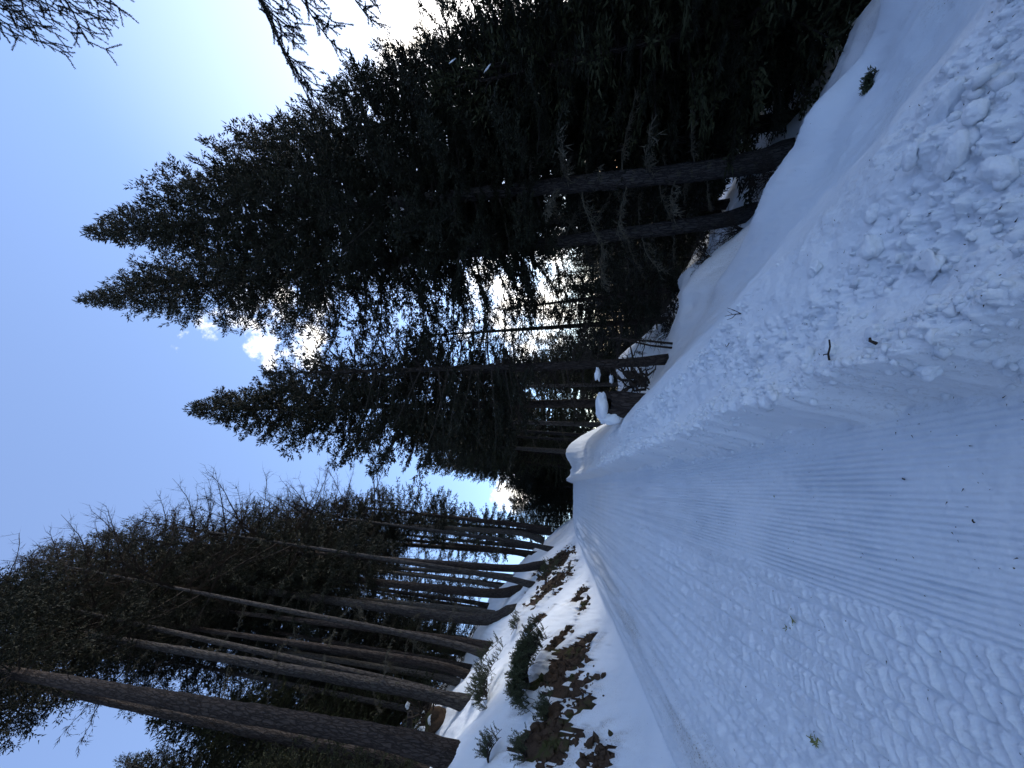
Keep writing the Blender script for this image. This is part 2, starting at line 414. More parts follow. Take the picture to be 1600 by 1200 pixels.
    dirt += sl * 0.5 * sstep(0.0, 0.4, fbm(x * 0.7, y * 0.7, 3, 93)) * sstep(2.2, 4.0, w)
    # bank --------------------------------------------------------------------
    bk = sstep(0.05, 0.4, u)
    dz += bk * (0.085 * fbm(x * 2.1, y * 2.1, 4, 95) + 0.035 * fbm(x * 8, y * 8, 4, 96, 0.6))
    dz += bk * (1 - sstep(2.6, 3.6, u)) * lumps(x, y, 0.15, 97, 0.16, 0.15, 0.5, 0.6)
    sm, who = soil_mask(x, y)
    on = bk * sstep(0.0, 0.10, sm) * (u < 3.6)
    dz += bk * (-0.06 * sstep(-0.02, 0.14, sm) + 0.05 * np.exp(-((sm + 0.10) / 0.12) ** 2)) * (u < 3.6)
    dz += on * (0.11 * fbm(x * 6, y * 6, 4, 99) + lumps(x, y, 0.16, 101, 0.45, 0.2, 0.6, 0.6) + lumps(x, y, 0.075, 104, 0.5, 0.2, 0.6, 0.6))
    dirt += bk * 0.85 * sstep(-0.55, 0.0, sm) * (u < 3.8)
    dirt += bk * 0.22 * sstep(0.0, 0.4, fbm(x * 1.3, y * 1.3, 3, 107))
    return dz, np.clip(dirt, 0, 1), (sm > 0.03) & (u > 0.25) & (u < 3.5), who

def build_ground():
    dense = np.linspace(-R_(53), R_(53), 940)
    coarse = np.linspace(R_(53), 2 * math.pi - R_(53), 100)[1:-1]
    az = np.concatenate([dense, coarse])
    rr = np.concatenate([np.geomspace(0.62, 6.0, 400)[:-1], np.geomspace(6.0, 42, 150), np.geomspace(42, 420, 48)[1:]])
    na, nr = len(az), len(rr)
    Rg, A = np.meshgrid(rr, az, indexing='ij')
    x = (Rg * np.sin(A)).ravel(); y = (Rg * np.cos(A)).ravel()
    dz, dirt, soil, who = micro(x, y)
    z = terrain(x, y) + dz
    i = np.arange(nr - 1)[:, None] * na; j = np.arange(na)[None, :]; j2 = (j + 1) % na
    F = np.stack([i + j, i + j2, i + na + j2, i + na + j], -1).reshape(-1, 4)[:, ::-1]
    x = np.append(x, 0.0); y = np.append(y, 0.0); z = np.append(z, tz(0, 0)); dirt = np.append(dirt, 0); soil = np.append(soil, False); who = np.append(who, 0)
    cap = np.stack([np.arange(na), np.full(na, nr * na), (np.arange(na) + 1) % na], -1)[:, ::-1]
    V = np.stack([x, y, z], 1)
    fx, fy = x[F].mean(1), y[F].mean(1)
    s, q = sq(fx, fy)
    fsoil = soil[F].sum(1) >= 3
    on_trail = (q < q_right(s) + 0.02) & (q > q_left(s)) & (s < 40) & (s > -12)
    left = q <= q_left(s)
    reg = np.where(on_trail, 0, np.where(left, 1, 2))
    reg = np.where(fsoil & (reg == 1), 3 + who[F[:, 0]], reg)
    names = {0: ('ski_trail', 'groomed snow trail with corduroy ridges and cleat marks climbing through the forest'),
             1: ('snow_bank', 'steep snow bank with thawed patches rising left of the trail'),
             2: ('snow_slope', 'lumpy ploughed snow and smooth gully falling away right of the trail')}
    for g in np.unique(reg):
        f = F[reg == g]
        extra = [cap] if g == 0 else []
        used = np.unique(np.concatenate([f.ravel()] + [e.ravel() for e in extra]))
        mp = np.full(len(V), -1); mp[used] = np.arange(len(used))
        nm = names.get(int(g), ('bare_soil', None))
        me = mesh_np(nm[0], V[used], [mp[f]] + [mp[e] for e in extra], [M_SOIL if g >= 3 else M_SNOW], smooth=True)
        at = me.attributes.new('dirt', 'FLOAT', 'POINT'); at.data.foreach_set('value', dirt[used].astype(np.float32))
        o = link(nm[0], me, kind='structure')
        if nm[1]: o['label'] = nm[1]
        else: o['label'] = 'patch of bare brown soil thawed out of the snow bank'
build_ground()
def gz(x, y):
    a = np.array([float(x)]); b = np.array([float(y)])
    return float((terrain(a, b) + micro(a, b)[0])[0])

# ------------------------------------------------------------------ plant geometry
def unit(v): return v / np.maximum(np.linalg.norm(v, axis=-1, keepdims=True), 1e-9)
def frame(d):
    a = np.where(np.abs(d[..., 2:3]) < 0.9, np.array([0, 0, 1.0]), np.array([1.0, 0, 0]))
    u = unit(np.cross(d, a)); return u, np.cross(d, u)
class Geo:
    """collects spindles and tubes as numpy arrays with a material index each"""
    def __init__(self): self.V, self.F, self.M, self.n = [], [], [], 0
    def add(self, V, F, m):
        self.V.append(V); self.F.append(F + self.n); self.M.append(np.full(len(F), m)); self.n += len(V)
    def spindles(self, P, D, L, W, m, belly=0.3, rng=None):
        P, D = np.asarray(P, float), unit(np.asarray(D, float)); n = len(P)
        if n == 0: return
        L = np.broadcast_to(L, (n,))[:, None]; W = np.broadcast_to(W, (n,))[:, None]
        u, v = frame(D)
        ph = (rng.random(n) if rng is not None else np.zeros(n)) * 6.28
        mid = P + D * L * belly
        ring = [mid + W * (np.cos(ph + k * 2.094)[:, None] * u + np.sin(ph + k * 2.094)[:, None] * v) for k in range(3)]
        V = np.stack(ring + [P + D * L], 1).reshape(-1, 3)
        b = np.arange(n)[:, None] * 4
        F = np.concatenate([b + np.array([[0, 1, 3]]), b + np.array([[1, 2, 3]]), b + np.array([[2, 0, 3]])])
        self.add(V, F, m)
    def tubes(self, P0, P1, R0, R1, m, k=3):
        P0, P1 = np.asarray(P0, float), np.asarray(P1, float); n = len(P0)
        if n == 0: return
        R0 = np.broadcast_to(R0, (n,))[:, None]; R1 = np.broadcast_to(R1, (n,))[:, None]
        d = unit(P1 - P0); u, v = frame(d)
        rings = []
        for P, R in ((P0, R0), (P1, R1)):
            for i in range(k):
                a = 2 * math.pi * i / k
                rings.append(P + R * (math.cos(a) * u + math.sin(a) * v))
        V = np.stack(rings, 1).reshape(-1, 3)
        b = np.arange(n)[:, None] * (2 * k); F = []
        for i in range(k):
            j = (i + 1) % k
            F += [b + np.array([[i, j, k + j]]), b + np.array([[i, k + j, k + i]])]
        self.add(V, np.concatenate(F), m)
    def path(self, pts, rad, m, k=5):
        """one welded tube through points"""
        pts = np.asarray(pts, float); n = len(pts)
        rad = np.broadcast_to(rad, (n,))
        t = unit(np.gradient(pts, axis=0)); u, v = frame(t)
        for i in range(1, n):                         # keep the frame from twisting
            u[i] = unit(u[i - 1] - t[i] * np.dot(u[i - 1], t[i])); v[i] = np.cross(t[i], u[i])
        a = np.arange(k) * 2 * math.pi / k
        V = (pts[:, None] + rad[:, None, None] * (np.cos(a)[None, :, None] * u[:, None] + np.sin(a)[None, :, None] * v[:, None])).reshape(-1, 3)
        i = np.arange(n - 1)[:, None] * k; j = np.arange(k)[None]; j2 = (j + 1) % k
        F = np.concatenate([np.stack([i + j, i + j2, i + k + j2], -1).reshape(-1, 3), np.stack([i + j, i + k + j2, i + k + j], -1).reshape(-1, 3)])
        cap = np.stack([np.zeros(k - 2, int), np.arange(1, k - 1), np.arange(2, k)], -1)
        self.add(V, np.concatenate([F, cap[:, ::-1], cap + (n - 1) * k]), m)
    def mesh(self, name, mats, smooth=False):
        return mesh_np(name, np.concatenate(self.V), [np.concatenate(self.F)], mats, smooth, np.concatenate(self.M))

def branch_curve(L, el, droop, tip, n):
    r = np.linspace(0, 1, n)
    x = L * r * math.cos(el)
    z = L * (r * math.sin(el) - droop * r ** 2 + tip * r ** 3.5)
    return x, z
def conifer(name, H, Rm, nb, seed, prof_pow=0.8, low=0.5, el_top=50, el_low=-6, droop=0.16, tip=0.22, sec=0.14, sp=0.075,
            slen=0.17, sw=0.021, gap=0.0, bare=0.0, mats=None, hang=0.25, wood_only=False, ragged=0.25):
    rng = np.random.default_rng(seed); g = Geo()
    P, D, Lg, W = [], [], [], []
    tw0, twd, twl, tww = [], [], [], []
    golden = rng.random() * 6.28
    for i in range(nb):
        t = ((i + rng.random()) / nb) ** 1.08
        z0 = H * t * 0.985
        L = Rm * (1 - t) ** prof_pow * min(1.0, low + (1 - low) * t / 0.28) * (1 - ragged + 2 * ragged * rng.random()) + 0.16
        if rng.random() < gap: L *= 0.45
        golden += 2.39996 + rng.normal() * 0.5
        el = R_(el_low + (el_top - el_low) * t ** 1.6 + rng.normal() * 7)
        n = max(4, int(L / 0.35) + 3)
        bx, bz = branch_curve(L, el, droop * (1 - t) * (0.7 + 0.6 * rng.random()), tip * (0.6 + 0.8 * rng.random()), n)
        wig = np.cumsum(rng.normal(size=n)) * 0.03 * L / n
        ca, sa = math.cos(golden), math.sin(golden)
        pts = np.stack([bx * ca - wig * sa, bx * sa + wig * ca, z0 + bz], 1)
        r0 = 0.010 + 0.011 * L
        rad = np.linspace(r0, 0.004, n)
        g.tubes(pts[:-1], pts[1:], rad[:-1], rad[1:], 1)
        # side twigs
        m = max(3, int(L / sec))
        uu = 0.12 + 0.88 * (np.arange(m) + rng.random(m)) / m
        uu = uu[uu > bare * rng.random(len(uu))]; m = len(uu)
        if m == 0: continue
        f = np.clip(uu * (n - 1), 0, n - 1.001); k = f.astype(int); fr = (f - k)[:, None]
        bp = pts[k] * (1 - fr) + pts[k + 1] * fr; bd = unit(pts[k + 1] - pts[k])
        side = np.where(rng.random(m) < 0.5, 1.0, -1.0)
        lat = np.stack([-bd[:, 1], bd[:, 0], np.zeros(m)], 1)
        lat = unit(lat) * side[:, None]
        a = R_(52) + rng.normal(size=m) * 0.2
        td = bd * np.cos(a)[:, None] + lat * np.sin(a)[:, None]
        td[:, 2] += -hang * (0.5 + rng.random(m)) + 0.12 * rng.normal(size=m)
        td = unit(td)
        tl = (0.16 + 0.34 * np.minimum(L, 2.2) / 1.6 * (1 - 0.75 * uu) ** 0.8 * np.minimum(1, uu * 3.0)) * (0.7 + 0.6 * rng.random(m))
        tw0.append(bp); twd.append(td); twl.append(tl); tww.append(np.full(m, 0.006))
        # sprigs along the twigs and along the branch itself
        cnt = np.maximum(2, (tl / sp).astype(int) + 1)
        rep = np.repeat(np.arange(m), cnt); tot = len(rep)
        pos = rng.random(tot) * tl[rep]
        base = bp[rep] + td[rep] * pos[:, None]
        u, v = frame(td[rep]); ph = rng.random(tot) * 6.28
        spread = 0.75 + 0.35 * rng.random(tot)
        sd_ = td[rep] + spread[:, None] * (np.cos(ph)[:, None] * u + 0.6 * np.sin(ph)[:, None] * v)
        sd_[:, 2] += 0.10
        P.append(base); D.append(sd_); Lg.append(slen * (0.55 + 0.7 * rng.random(tot))); W.append(sw * (0.7 + 0.6 * rng.random(tot)))
        nbp = int(L / 0.06)
        ub = (0.25 + 0.75 * rng.random(nbp)) * (n - 1.001); k = ub.astype(int); fr = (ub - k)[:, None]
        P.append(pts[k] * (1 - fr) + pts[k + 1] * fr)
        dd = unit(pts[k + 1] - pts[k]) + 0.7 * rng.normal(size=(nbp, 3)); D.append(dd)
        Lg.append(slen * (0.5 + 0.6 * rng.random(nbp))); W.append(np.full(nbp, sw))
        P.append(pts[-1:]); D.append(pts[-1:] - pts[-2:-1]); Lg.append(np.array([slen * 1.3])); W.append(np.array([sw]))
    # leader
    nl = 60
    zl = H * (0.93 + 0.085 * rng.random(nl))
    P.append(np.stack([0 * zl, 0 * zl, zl], 1)); D.append(np.concatenate([0.8 * rng.normal(size=(nl, 2)), np.full((nl, 1), 1.0)], 1))
    Lg.append(np.full(nl, slen)); W.append(np.full(nl, sw))
    P.append(np.array([[0, 0, H * 0.97]])); D.append(np.array([[0, 0, 1.0]])); Lg.append(np.array([H * 0.045])); W.append(np.array([0.03]))
    g.spindles(np.concatenate(tw0), np.concatenate(twd), np.concatenate(twl), np.concatenate(tww), 1, 0.05, rng)
    if not wood_only:
        g.spindles(np.concatenate(P), np.concatenate(D), np.concatenate(Lg), np.concatenate(W), 0, 0.35, rng)
    else:
        PP, DD, LL = np.concatenate(P), np.concatenate(D), np.concatenate(Lg)
        sel = rng.random(len(PP)) < 0.75
        g.spindles(PP[sel], DD[sel], LL[sel] * 1.25, 0.0045, 1, 0.1, rng)
    return g.mesh(name, mats or [M_NEEDLE, M_TWIG])

def larch(name, H, Rm, nb, seed, mats):
    """leafless: upswept limbs that fork into fine twigs"""
    rng = np.random.default_rng(seed); g = Geo()
    for i in range(nb):
        t = ((i + rng.random()) / nb) ** 0.95
        L = Rm * (1 - t) ** 0.65 * (0.5 + 0.65 * rng.random()) + 0.25
        az = i * 2.4 + rng.normal() * 0.4
        n = max(6, int(L / 0.22) + 3)
        bx, bz = branch_curve(L, R_(2 + 42 * t + rng.normal() * 10), 0.22 * rng.random(), 0.50 * rng.random() + 0.12, n)
        wig = np.cumsum(rng.normal(size=n)) * 0.09 * L / n; wz = np.cumsum(rng.normal(size=n)) * 0.09 * L / n
        ca, sa = math.cos(az), math.sin(az)
        pts = np.stack([bx * ca - wig * sa, bx * sa + wig * ca, H * t + bz + wz], 1)
        rad = np.linspace(0.012 + 0.010 * L, 0.005, n)
        g.tubes(pts[:-1], pts[1:], rad[:-1], rad[1:], 0)
        m = max(3, int(L / 0.10))
        f = (0.15 + 0.85 * rng.random(m)) * (n - 1.001); k = f.astype(int); fr = (f - k)[:, None]
        bp = pts[k] * (1 - fr) + pts[k + 1] * fr; bd = unit(pts[k + 1] - pts[k])
        td = unit(bd + 0.85 * rng.normal(size=(m, 3)) + np.array([0, 0, 0.15]))
        tl = 0.25 + 0.55 * rng.random(m) * min(1, L / 1.5)
        mid = bp + td * tl[:, None] * 0.5
        td2 = unit(td + 0.35 * rng.normal(size=(m, 3)) + np.array([0, 0, 0.25]))
        g.tubes(bp, mid, 0.0065, 0.005, 0); g.spindles(mid, td2, tl * 0.6, 0.005, 0, 0.05, rng)
        rep = np.repeat(np.arange(m), 5); q = rng.random(len(rep))
        base = bp[rep] + td[rep] * (tl[rep] * q * 0.6)[:, None]
        g.spindles(base, unit(td[rep] + 0.9 * rng.normal(size=(len(rep), 3))), 0.10 + 0.2 * rng.random(len(rep)), 0.0042, 0, 0.05, rng)
    return g.mesh(name, mats)

def dead_branch_mesh(name, L, seed, mats, twigs=26, sag=0.55):
    """one bare lower limb along +X: it leaves the trunk level, sags and curls, with lichen hung twigs"""
    rng = np.random.default_rng(seed); g = Geo(); n = 12
    r = np.linspace(0, 1, n)
    pts = np.stack([L * r, np.cumsum(rng.normal(size=n)) * 0.02 * L, L * (0.05 * r - sag * r ** 2 + 0.35 * sag * r ** 4) + np.cumsum(rng.normal(size=n)) * 0.012 * L], 1)
    pts[0] = 0
    g.path(pts, np.linspace(0.008 + 0.007 * L, 0.003, n), 0, 5)
    f = (0.12 + 0.88 * rng.random(twigs)) * (n - 1.001); k = f.astype(int); fr = (f - k)[:, None]
    bp = pts[k] * (1 - fr) + pts[k + 1] * fr
    td = unit(np.stack([0.5 + 0.4 * rng.random(twigs), rng.normal(size=twigs) * 0.8, -0.25 - 0.6 * rng.random(twigs)], 1))
    tl = (0.12 + 0.35 * rng.random(twigs)) * L * 0.6
    g.spindles(bp, td, tl, 0.0055, 0, 0.05, rng)
    rep = np.repeat(np.arange(twigs), 5); q = rng.random(len(rep))
    base = bp[rep] + td[rep] * (tl[rep] * q)[:, None]
    g.spindles(base, unit(td[rep] + 0.7 * rng.normal(size=(len(rep), 3)) + np.array([0, 0, -0.3])), 0.05 + 0.12 * rng.random(len(rep)), 0.008, 0, 0.2, rng)
    return g.mesh(name, mats)

NEED = [M_NEEDLE, M_TWIG]
CROWNS = {}
CROWNS['broad'] = (conifer('crown', 20.0, 4.0, 330, 3, 0.95, 0.60, 48, -10, 0.20, 0.24, 0.105, 0.026, 0.17, 0.022, gap=0.06, mats=NEED), 20.0)
CROWNS['spire'] = (conifer('crown', 16.0, 3.2, 270, 7, 0.85, 0.50, 46, -6, 0.18, 0.22, 0.095, 0.021, 0.16, 0.023, gap=0.06, mats=NEED), 16.0)
CROWNS['forest'] = (conifer('crown', 18.0, 3.5, 230, 11, 0.62, 0.40, 38, -14, 0.24, 0.16, 0.14, 0.040, 0.19, 0.022, gap=0.14, bare=0.3, mats=[M_NEEDLE, M_TWIG], hang=0.5), 18.0)
CROWNS['forest2'] = (conifer('crown', 18.0, 3.2, 220, 19, 0.58, 0.38, 36, -12, 0.22, 0.20, 0.14, 0.040, 0.19, 0.022, gap=0.18, bare=0.35, mats=[M_NEEDLE, M_TWIG], hang=0.45), 18.0)
CROWNS['lacy'] = (conifer('crown', 12.0, 2.3, 130, 23, 0.6, 0.5, 40, -12, 0.24, 0.16, 0.17, 0.06, 0.18, 0.019, gap=0.2, bare=0.45, mats=NEED, hang=0.5), 12.0)
CROWNS['far'] = (conifer('crown', 15.0, 3.0, 160, 29, 0.72, 0.7, 45, -10, 0.2, 0.2, 0.21, 0.085, 0.32, 0.040, mats=NEED), 15.0)
CROWNS['far2'] = (conifer('crown', 15.0, 2.7, 150, 37, 0.65, 0.6, 45, -12, 0.2, 0.2, 0.21, 0.085, 0.32, 0.040, gap=0.15, mats=[M_NEEDLE_WARM, M_TWIG]), 15.0)
CROWNS['young'] = (conifer('crown', 6.0, 1.7, 120, 41, 0.8, 0.85, 45, -4, 0.12, 0.2, 0.11, 0.05, 0.14, 0.019, mats=[M_NEEDLE_WARM, M_TWIG]), 6.0)
CROWNS['larch'] = (larch('crown', 17.0, 3.6, 66, 43, [M_DARKTWIG]), 17.0)
for _k, (_m, _hh) in CROWNS.items(): TRIS = globals().get('TRIS', 0) + len(_m.polygons)
DEAD = [dead_branch_mesh('dead_branch', 1.0, 100 + i, [M_LICHEN], 18 + 4 * i, 0.35 + 0.1 * i) for i in range(4)]
DEADTWIG = [dead_branch_mesh('dead_branch', 1.0, 140 + i, [M_DARKTWIG], 10 + 3 * i, 0.10 + 0.12 * i) for i in range(3)]

def trunk_curve(base, tip, butt, n, bend=0.0, seed=0):
    rng = np.random.default_rng(seed)
    base, tip = np.array(base, float), np.array(tip, float)
    H = np.linalg.norm(tip - base)
    lo = 3.0 if n < 100 else 9.0
    t = np.concatenate([np.linspace(0, lo / H, n // 2, endpoint=False), np.linspace(lo / H, 1, n - n // 2)])
    h = t * H
    P = base + (tip - base) * t[:, None]
    f = (1 - np.exp(-h / 0.75)) * (1 - t)
    P[:, :2] += np.outer(f, butt)
    a = rng.random() * 6.28
    P[:, :2] += np.outer(bend * np.sin(np.pi * t) * (1 - 0.5 * t), [math.cos(a), math.sin(a)])
    return P, t, h, H
def tree(kind_name, label, base, tip, D, start, crown, bark='grey', rs=1.0, butt=(0, 0), group=None, near=0, dead=0, dead_kind='lichen',
         seed=0, dead_len=1.2, bend=0.0, dead_from=0.06, cat='tree', sink=0.35):
    rng = np.random.default_rng(seed + 900)
    root = thing(kind_name, label, cat, base, group)
    b0 = Vector(base)
    n = 150 if near else 22
    P, t, h, H = trunk_curve((0, 0, 0), Vector(tip) - b0, np.array(butt), n, bend, seed)
    rad = D / 2 * (0.97 * (1 - t) ** 0.85 + 0.30 * np.exp(-h / 0.30)) + 0.012
    P2 = P.copy(); P2[0, 2] -= sink
    k = 40 if near else 10
    g = Geo(); g.path(P2, rad, 0, k)
    me = g.mesh('trunk', [BARKS[bark]], smooth=True)
    if near:                                           # plates of bark standing proud
        co = np.empty(len(me.vertices) * 3, dtype=np.float32); me.vertices.foreach_get('co', co); co = co.reshape(-1, 3)
        idx = np.arange(len(co)); ring, kk = idx // k, idx % k
        ax = P2[np.minimum(ring, n - 1)]; out = unit(co - ax)
        hh = np.concatenate([h])[np.minimum(ring, n - 1)]
        a = kk * 6.2832 / k
        nn = fbm(np.cos(a) * 3 + 9, np.sin(a) * 3 + hh * 1.3, 3, seed + 5) + fbm(np.cos(a) * 7 + 3 * np.sin(a), hh * 3.2 + np.sin(a) * 4, 3, seed + 6, 0.7) * 0.9
        co += out * (rad[np.minimum(ring, n - 1)] * 0.13 * nn)[:, None]
        me.vertices.foreach_set('co', co.ravel().astype(np.float32)); me.update()
    link('trunk', me, root)
    cm, ch = CROWNS[crown]
    def at(tt):
        i = min(max(int(np.searchsorted(t, tt)) - 1, 0), len(t) - 2); f = (tt - t[i]) / (t[i + 1] - t[i])
        return Vector(P[i] * (1 - f) + P[i + 1] * f), D / 2 * (0.97 * (1 - tt) ** 0.85)
    p0, _ = at(start); p1 = Vector(P[-1])
    c = link('crown', cm, root)
    ax = (p1 - p0); Lc = ax.length
    c.location = p0
    c.rotation_mode = 'QUATERNION'
    spin = Matrix.Rotation(rng.random() * 6.28, 4, 'Z').to_quaternion()
    c.rotation_quaternion = ax.to_track_quat('Z', 'Y') @ spin
    c.scale = (rs, rs, Lc / ch)
    lib = DEAD if dead_kind == 'lichen' else DEADTWIG
    for i in range(dead):
        tt = dead_from + (start * 1.15 - dead_from) * (i + rng.random()) / dead
        p, rr = at(tt)
        az = i * 2.4 + rng.random()
        d = link('dead_branch', lib[i % len(lib)], root)
        L = dead_len * (0.5 + 0.8 * rng.random())
        d.location = p + Vector((math.cos(az), math.sin(az), 0)) * rr * 0.7
        d.rotation_euler = (rng.normal() * 0.2, -0.2 + 0.3 * rng.normal(), az)
        d.scale = (L, L, L)
    return root

# ------------------------------------------------------------------ the trees one can name
S = 'spruce_tree'
LEFT = 'tall trunks along the top of the left snow bank'
tree(S, 'thick reddish brown spruce trunk with plated bark, nearest on the left bank', (-9.21, 8.89, 5.36), (-9.96, 7.95, 36.82), 0.50, 0.46, 'forest', 'brown', 1.0, (0.3, -0.1), near=1, dead=8, dead_kind='dark', seed=1, dead_from=0.12, dead_len=1.0)
tree(S, 'smooth dark spruce trunk close behind the thickest reddish trunk', (-11.75, 10.69, 6.81), (-12.32, 9.98, 42.0), 0.38, 0.44, 'forest2', 'dark', 1.05, (0.2, 0), near=1, dead=6, dead_kind='dark', seed=2)
tree(S, 'straight grey spruce trunk above the green shrub on the bank', (-10.74, 12.20, 6.17), (-11.15, 11.81, 37.35), 0.40, 0.46, 'forest', 'grey', 0.95, (0.12, 0), near=1, dead=9, seed=3, dead_len=0.9)
tree(S, 'slender brown spruce trunk curved at its foot, beside the straight grey one', (-11.71, 14.54, 6.81), (-12.12, 14.18, 36.55), 0.31, 0.45, 'forest2', 'brown', 0.95, (0.35, 0), dead=8, seed=4)
tree(S, 'pale grey spruce trunk half hidden behind the slender curved brown one', (-14.45, 17.49, 8.48), (-14.76, 17.22, 40.06), 0.30, 0.52, 'forest', 'pale', 0.8, (0.1, 0), dead=7, seed=5)
tree(S, 'thin brown spruce trunk standing at a snow edge above the grey twigs', (-11.46, 16.14, 6.44), (-12.20, 15.55, 37.52), 0.28, 0.44, 'forest2', 'brown', 0.95, (0.1, 0), dead=8, seed=6)
tree(S, 'dark spruce with a boldly curved pistol-shaped foot on the bank edge', (-10.64, 17.54, 5.90), (-11.38, 17.05, 38.5), 0.50, 0.30, 'forest', 'grey', 0.95, (-0.75, 0.1), near=1, dead=9, seed=7)
tree(S, 'rough brown spruce just uphill of the boldly curved trunk', (-10.62, 19.40, 5.95), (-11.58, 18.80, 40.2), 0.46, 0.27, 'forest2', 'brown', 0.95, (-0.45, 0.1), dead=9, seed=8)
tree(S, 'dark brown spruce bending over the uppermost brown soil patch', (-9.28, 19.54, 4.9), (-10.41, 18.92, 35.4), 0.37, 0.30, 'forest', 'brown', 0.95, (-0.4, 0.1), dead=8, seed=9)
PALE = 'thin pale trunks standing back among the left trees'
for i, (b, t_, D, st, lab) in enumerate([
    ((-12.48, 24.11, 7.2), (-13.41, 23.58, 31.3), 0.30, 0.35, 'thin pale trunk behind the dark brown bending spruce, lower of two together'),
    ((-12.42, 25.10, 7.0), (-13.10, 24.74, 30.8), 0.28, 0.38, 'thin pale trunk behind the dark brown bending spruce, upper of two together'),
    ((-12.44, 19.88, 7.5), (-13.30, 19.29, 35.4), 0.38, 0.38, 'pale trunk on the snow hump behind the boldly curved spruce'),
    ((-13.32, 20.83, 8.2), (-14.18, 20.22, 35.2), 0.27, 0.40, 'thinner grey trunk close beside the pale one on the snow hump')]):
    tree(S, lab, b, t_, D, st, ('forest2', 'forest')[i % 2], 'pale', 0.9, (0.15, 0), PALE, dead=6, seed=20 + i)
for i, (x, y, h_, D, bark, lab) in enumerate([(-14.2, 15.2, 25, 0.24, 'grey', 'thin grey trunk deep between the straight grey and slender brown spruces'), (-13.4, 17.2, 26, 0.22, 'dark', 'thin dark trunk behind the thin brown one at the snow edge'),
                                               (-13.0, 21.6, 25, 0.24, 'dark', 'thin dark trunk standing on the snow hump behind the pale pair'), (-12.2, 22.3, 24, 0.22, 'pale', 'thin whitish trunk behind the rough brown spruce'),
                                               (-15.4, 19.0, 26, 0.26, 'grey', 'thin grey trunk high on the snow behind the left bank'), (-12.0, 26.8, 24, 0.26, 'dark', 'thin dark trunk behind the pale slanting one')]):
    tree(S, lab, (x, y, tz(x, y)), (x + 0.1, y - 0.3, tz(x, y) + h_), D, 0.42, ('forest2', 'forest')[i % 2], bark, 0.85, (0.1, 0), 'thin trunks deep in the left stand', dead=6, seed=90 + i)
tree(S, 'pale grey slanting trunk at the far upper end of the left bank', (-10.87, 26.44, 6.0), (-11.24, 26.28, 31.2), 0.38, 0.45, 'forest', 'pale', 0.85, (0.5, 0), dead=6, seed=30)
tree(S, 'brown trunk farthest up the left bank before the trail crest', (-10.20, 26.56, 5.6), (-10.0, 27.6, 23.5), 0.38, 0.41, 'far', 'brown', 0.9, (0.2, 0), dead=6, seed=31)
tree(S, 'dark spruce trunk between the pale slanting trunk and the bending one', (-12.79, 28.20, 7.1), (-13.56, 27.82, 36.5), 0.38, 0.38, 'forest2', 'dark', 0.9, (0.2, 0), dead=5, seed=32)
LARCH = 'leafless larches rising among the left spruces'
for i, (b, tp, rs, lab) in enumerate([
    ((-10.9, 14.8, 7.6), (-9.5, 14.2, 32.0), 1.35, 'leafless larch whose bare twigs reach highest over the left crowns'),
    ((-9.9, 18.6, 6.7), (-8.6, 18.0, 30.0), 1.4, 'leafless larch among the middle left spruces with curling bare limbs'),
    ((-10.0, 23.1, 6.6), (-8.9, 22.8, 26.0), 1.45, 'leafless larch with bare twigs above the far left spruces'),
    ((-11.5, 13.1, 7.6), (-9.9, 12.2, 37.0), 1.15, 'leafless larch whose fine twigs fill the upper left corner above the near trunks')]):
    tree('larch_tree', lab, (b[0], b[1], tz(b[0], b[1])), tp, 0.28, 0.52, 'larch', 'grey', rs, (0.2, 0), LARCH, seed=40 + i)

tree(S, 'big dark spruce with thick grey trunk, first right of the trail', (6.13, 11.65, -3.07), (6.32, 11.55, 22.77), 0.54, 0.26, 'broad', 'grey', 1.05, (-0.25, 0), near=1, dead=24, seed=51, dead_len=1.6)
tree(S, 'tallest dark spruce right of the trail with a leaning grey trunk', (5.23, 13.04, -2.81), (4.08, 13.39, 26.59), 0.44, 0.24, 'broad', 'grey', 1.05, (-0.2, 0), near=1, dead=22, seed=52, dead_len=1.5)
tree(S, 'slim pointed spruce standing alone behind the snow capped stump', (-0.70, 15.40, 0.62), (-1.32, 15.35, 22.37), 0.36, 0.20, 'spire', 'dark', 1.15, (0, 0), dead=14, dead_kind='dark', seed=53)
tree(S, 'dark lacy spruce rising from the bluish gully', (0.70, 11.29, -0.11), (0.36, 11.30, 13.2), 0.26, 0.28, 'lacy', 'dark', 1.3, (-0.1, 0), dead=16, dead_kind='dark', seed=54)
tree(S, 'thinner leaning dark spruce just behind the lacy one in the gully', (0.70, 13.82, 0.08), (0.16, 13.83, 13.0), 0.18, 0.36, 'lacy', 'dark', 1.15, (0, 0), dead=12, dead_kind='dark', seed=55)
tree(S, 'dark spruce right of the two big grey trunks, deep in shade', (11.14, 15.79, -5.76), (11.84, 15.25, 19.5), 0.50, 0.16, 'broad', 'dark', 1.1, (0, 0), dead=10, seed=56)
tree(S, 'short dense spruce in front at the right edge of the forest', (9.17, 11.06, tz(9.17, 11.06)), (9.46, 10.81, 10.6), 0.41, 0.12, 'broad', 'dark', 0.95, (0, 0), dead=8, seed=57)
tree(S, 'dense dark spruce behind the snow mound at the far right', (12.11, 14.91, tz(12.11, 14.91)), (13.20, 13.88, 9.1), 0.5, 0.10, 'broad', 'dark', 1.1, (0, 0), dead=6, seed=58)
tree(S, 'broad dark spruce filling the space behind the thick grey trunk', (8.87, 14.74, -4.64), (9.58, 14.26, 21.5), 0.48, 0.14, 'broad', 'dark', 1.1, (0, 0), dead=10, seed=59)
MID = 'slender grey trunks beyond the crest right of the trail'
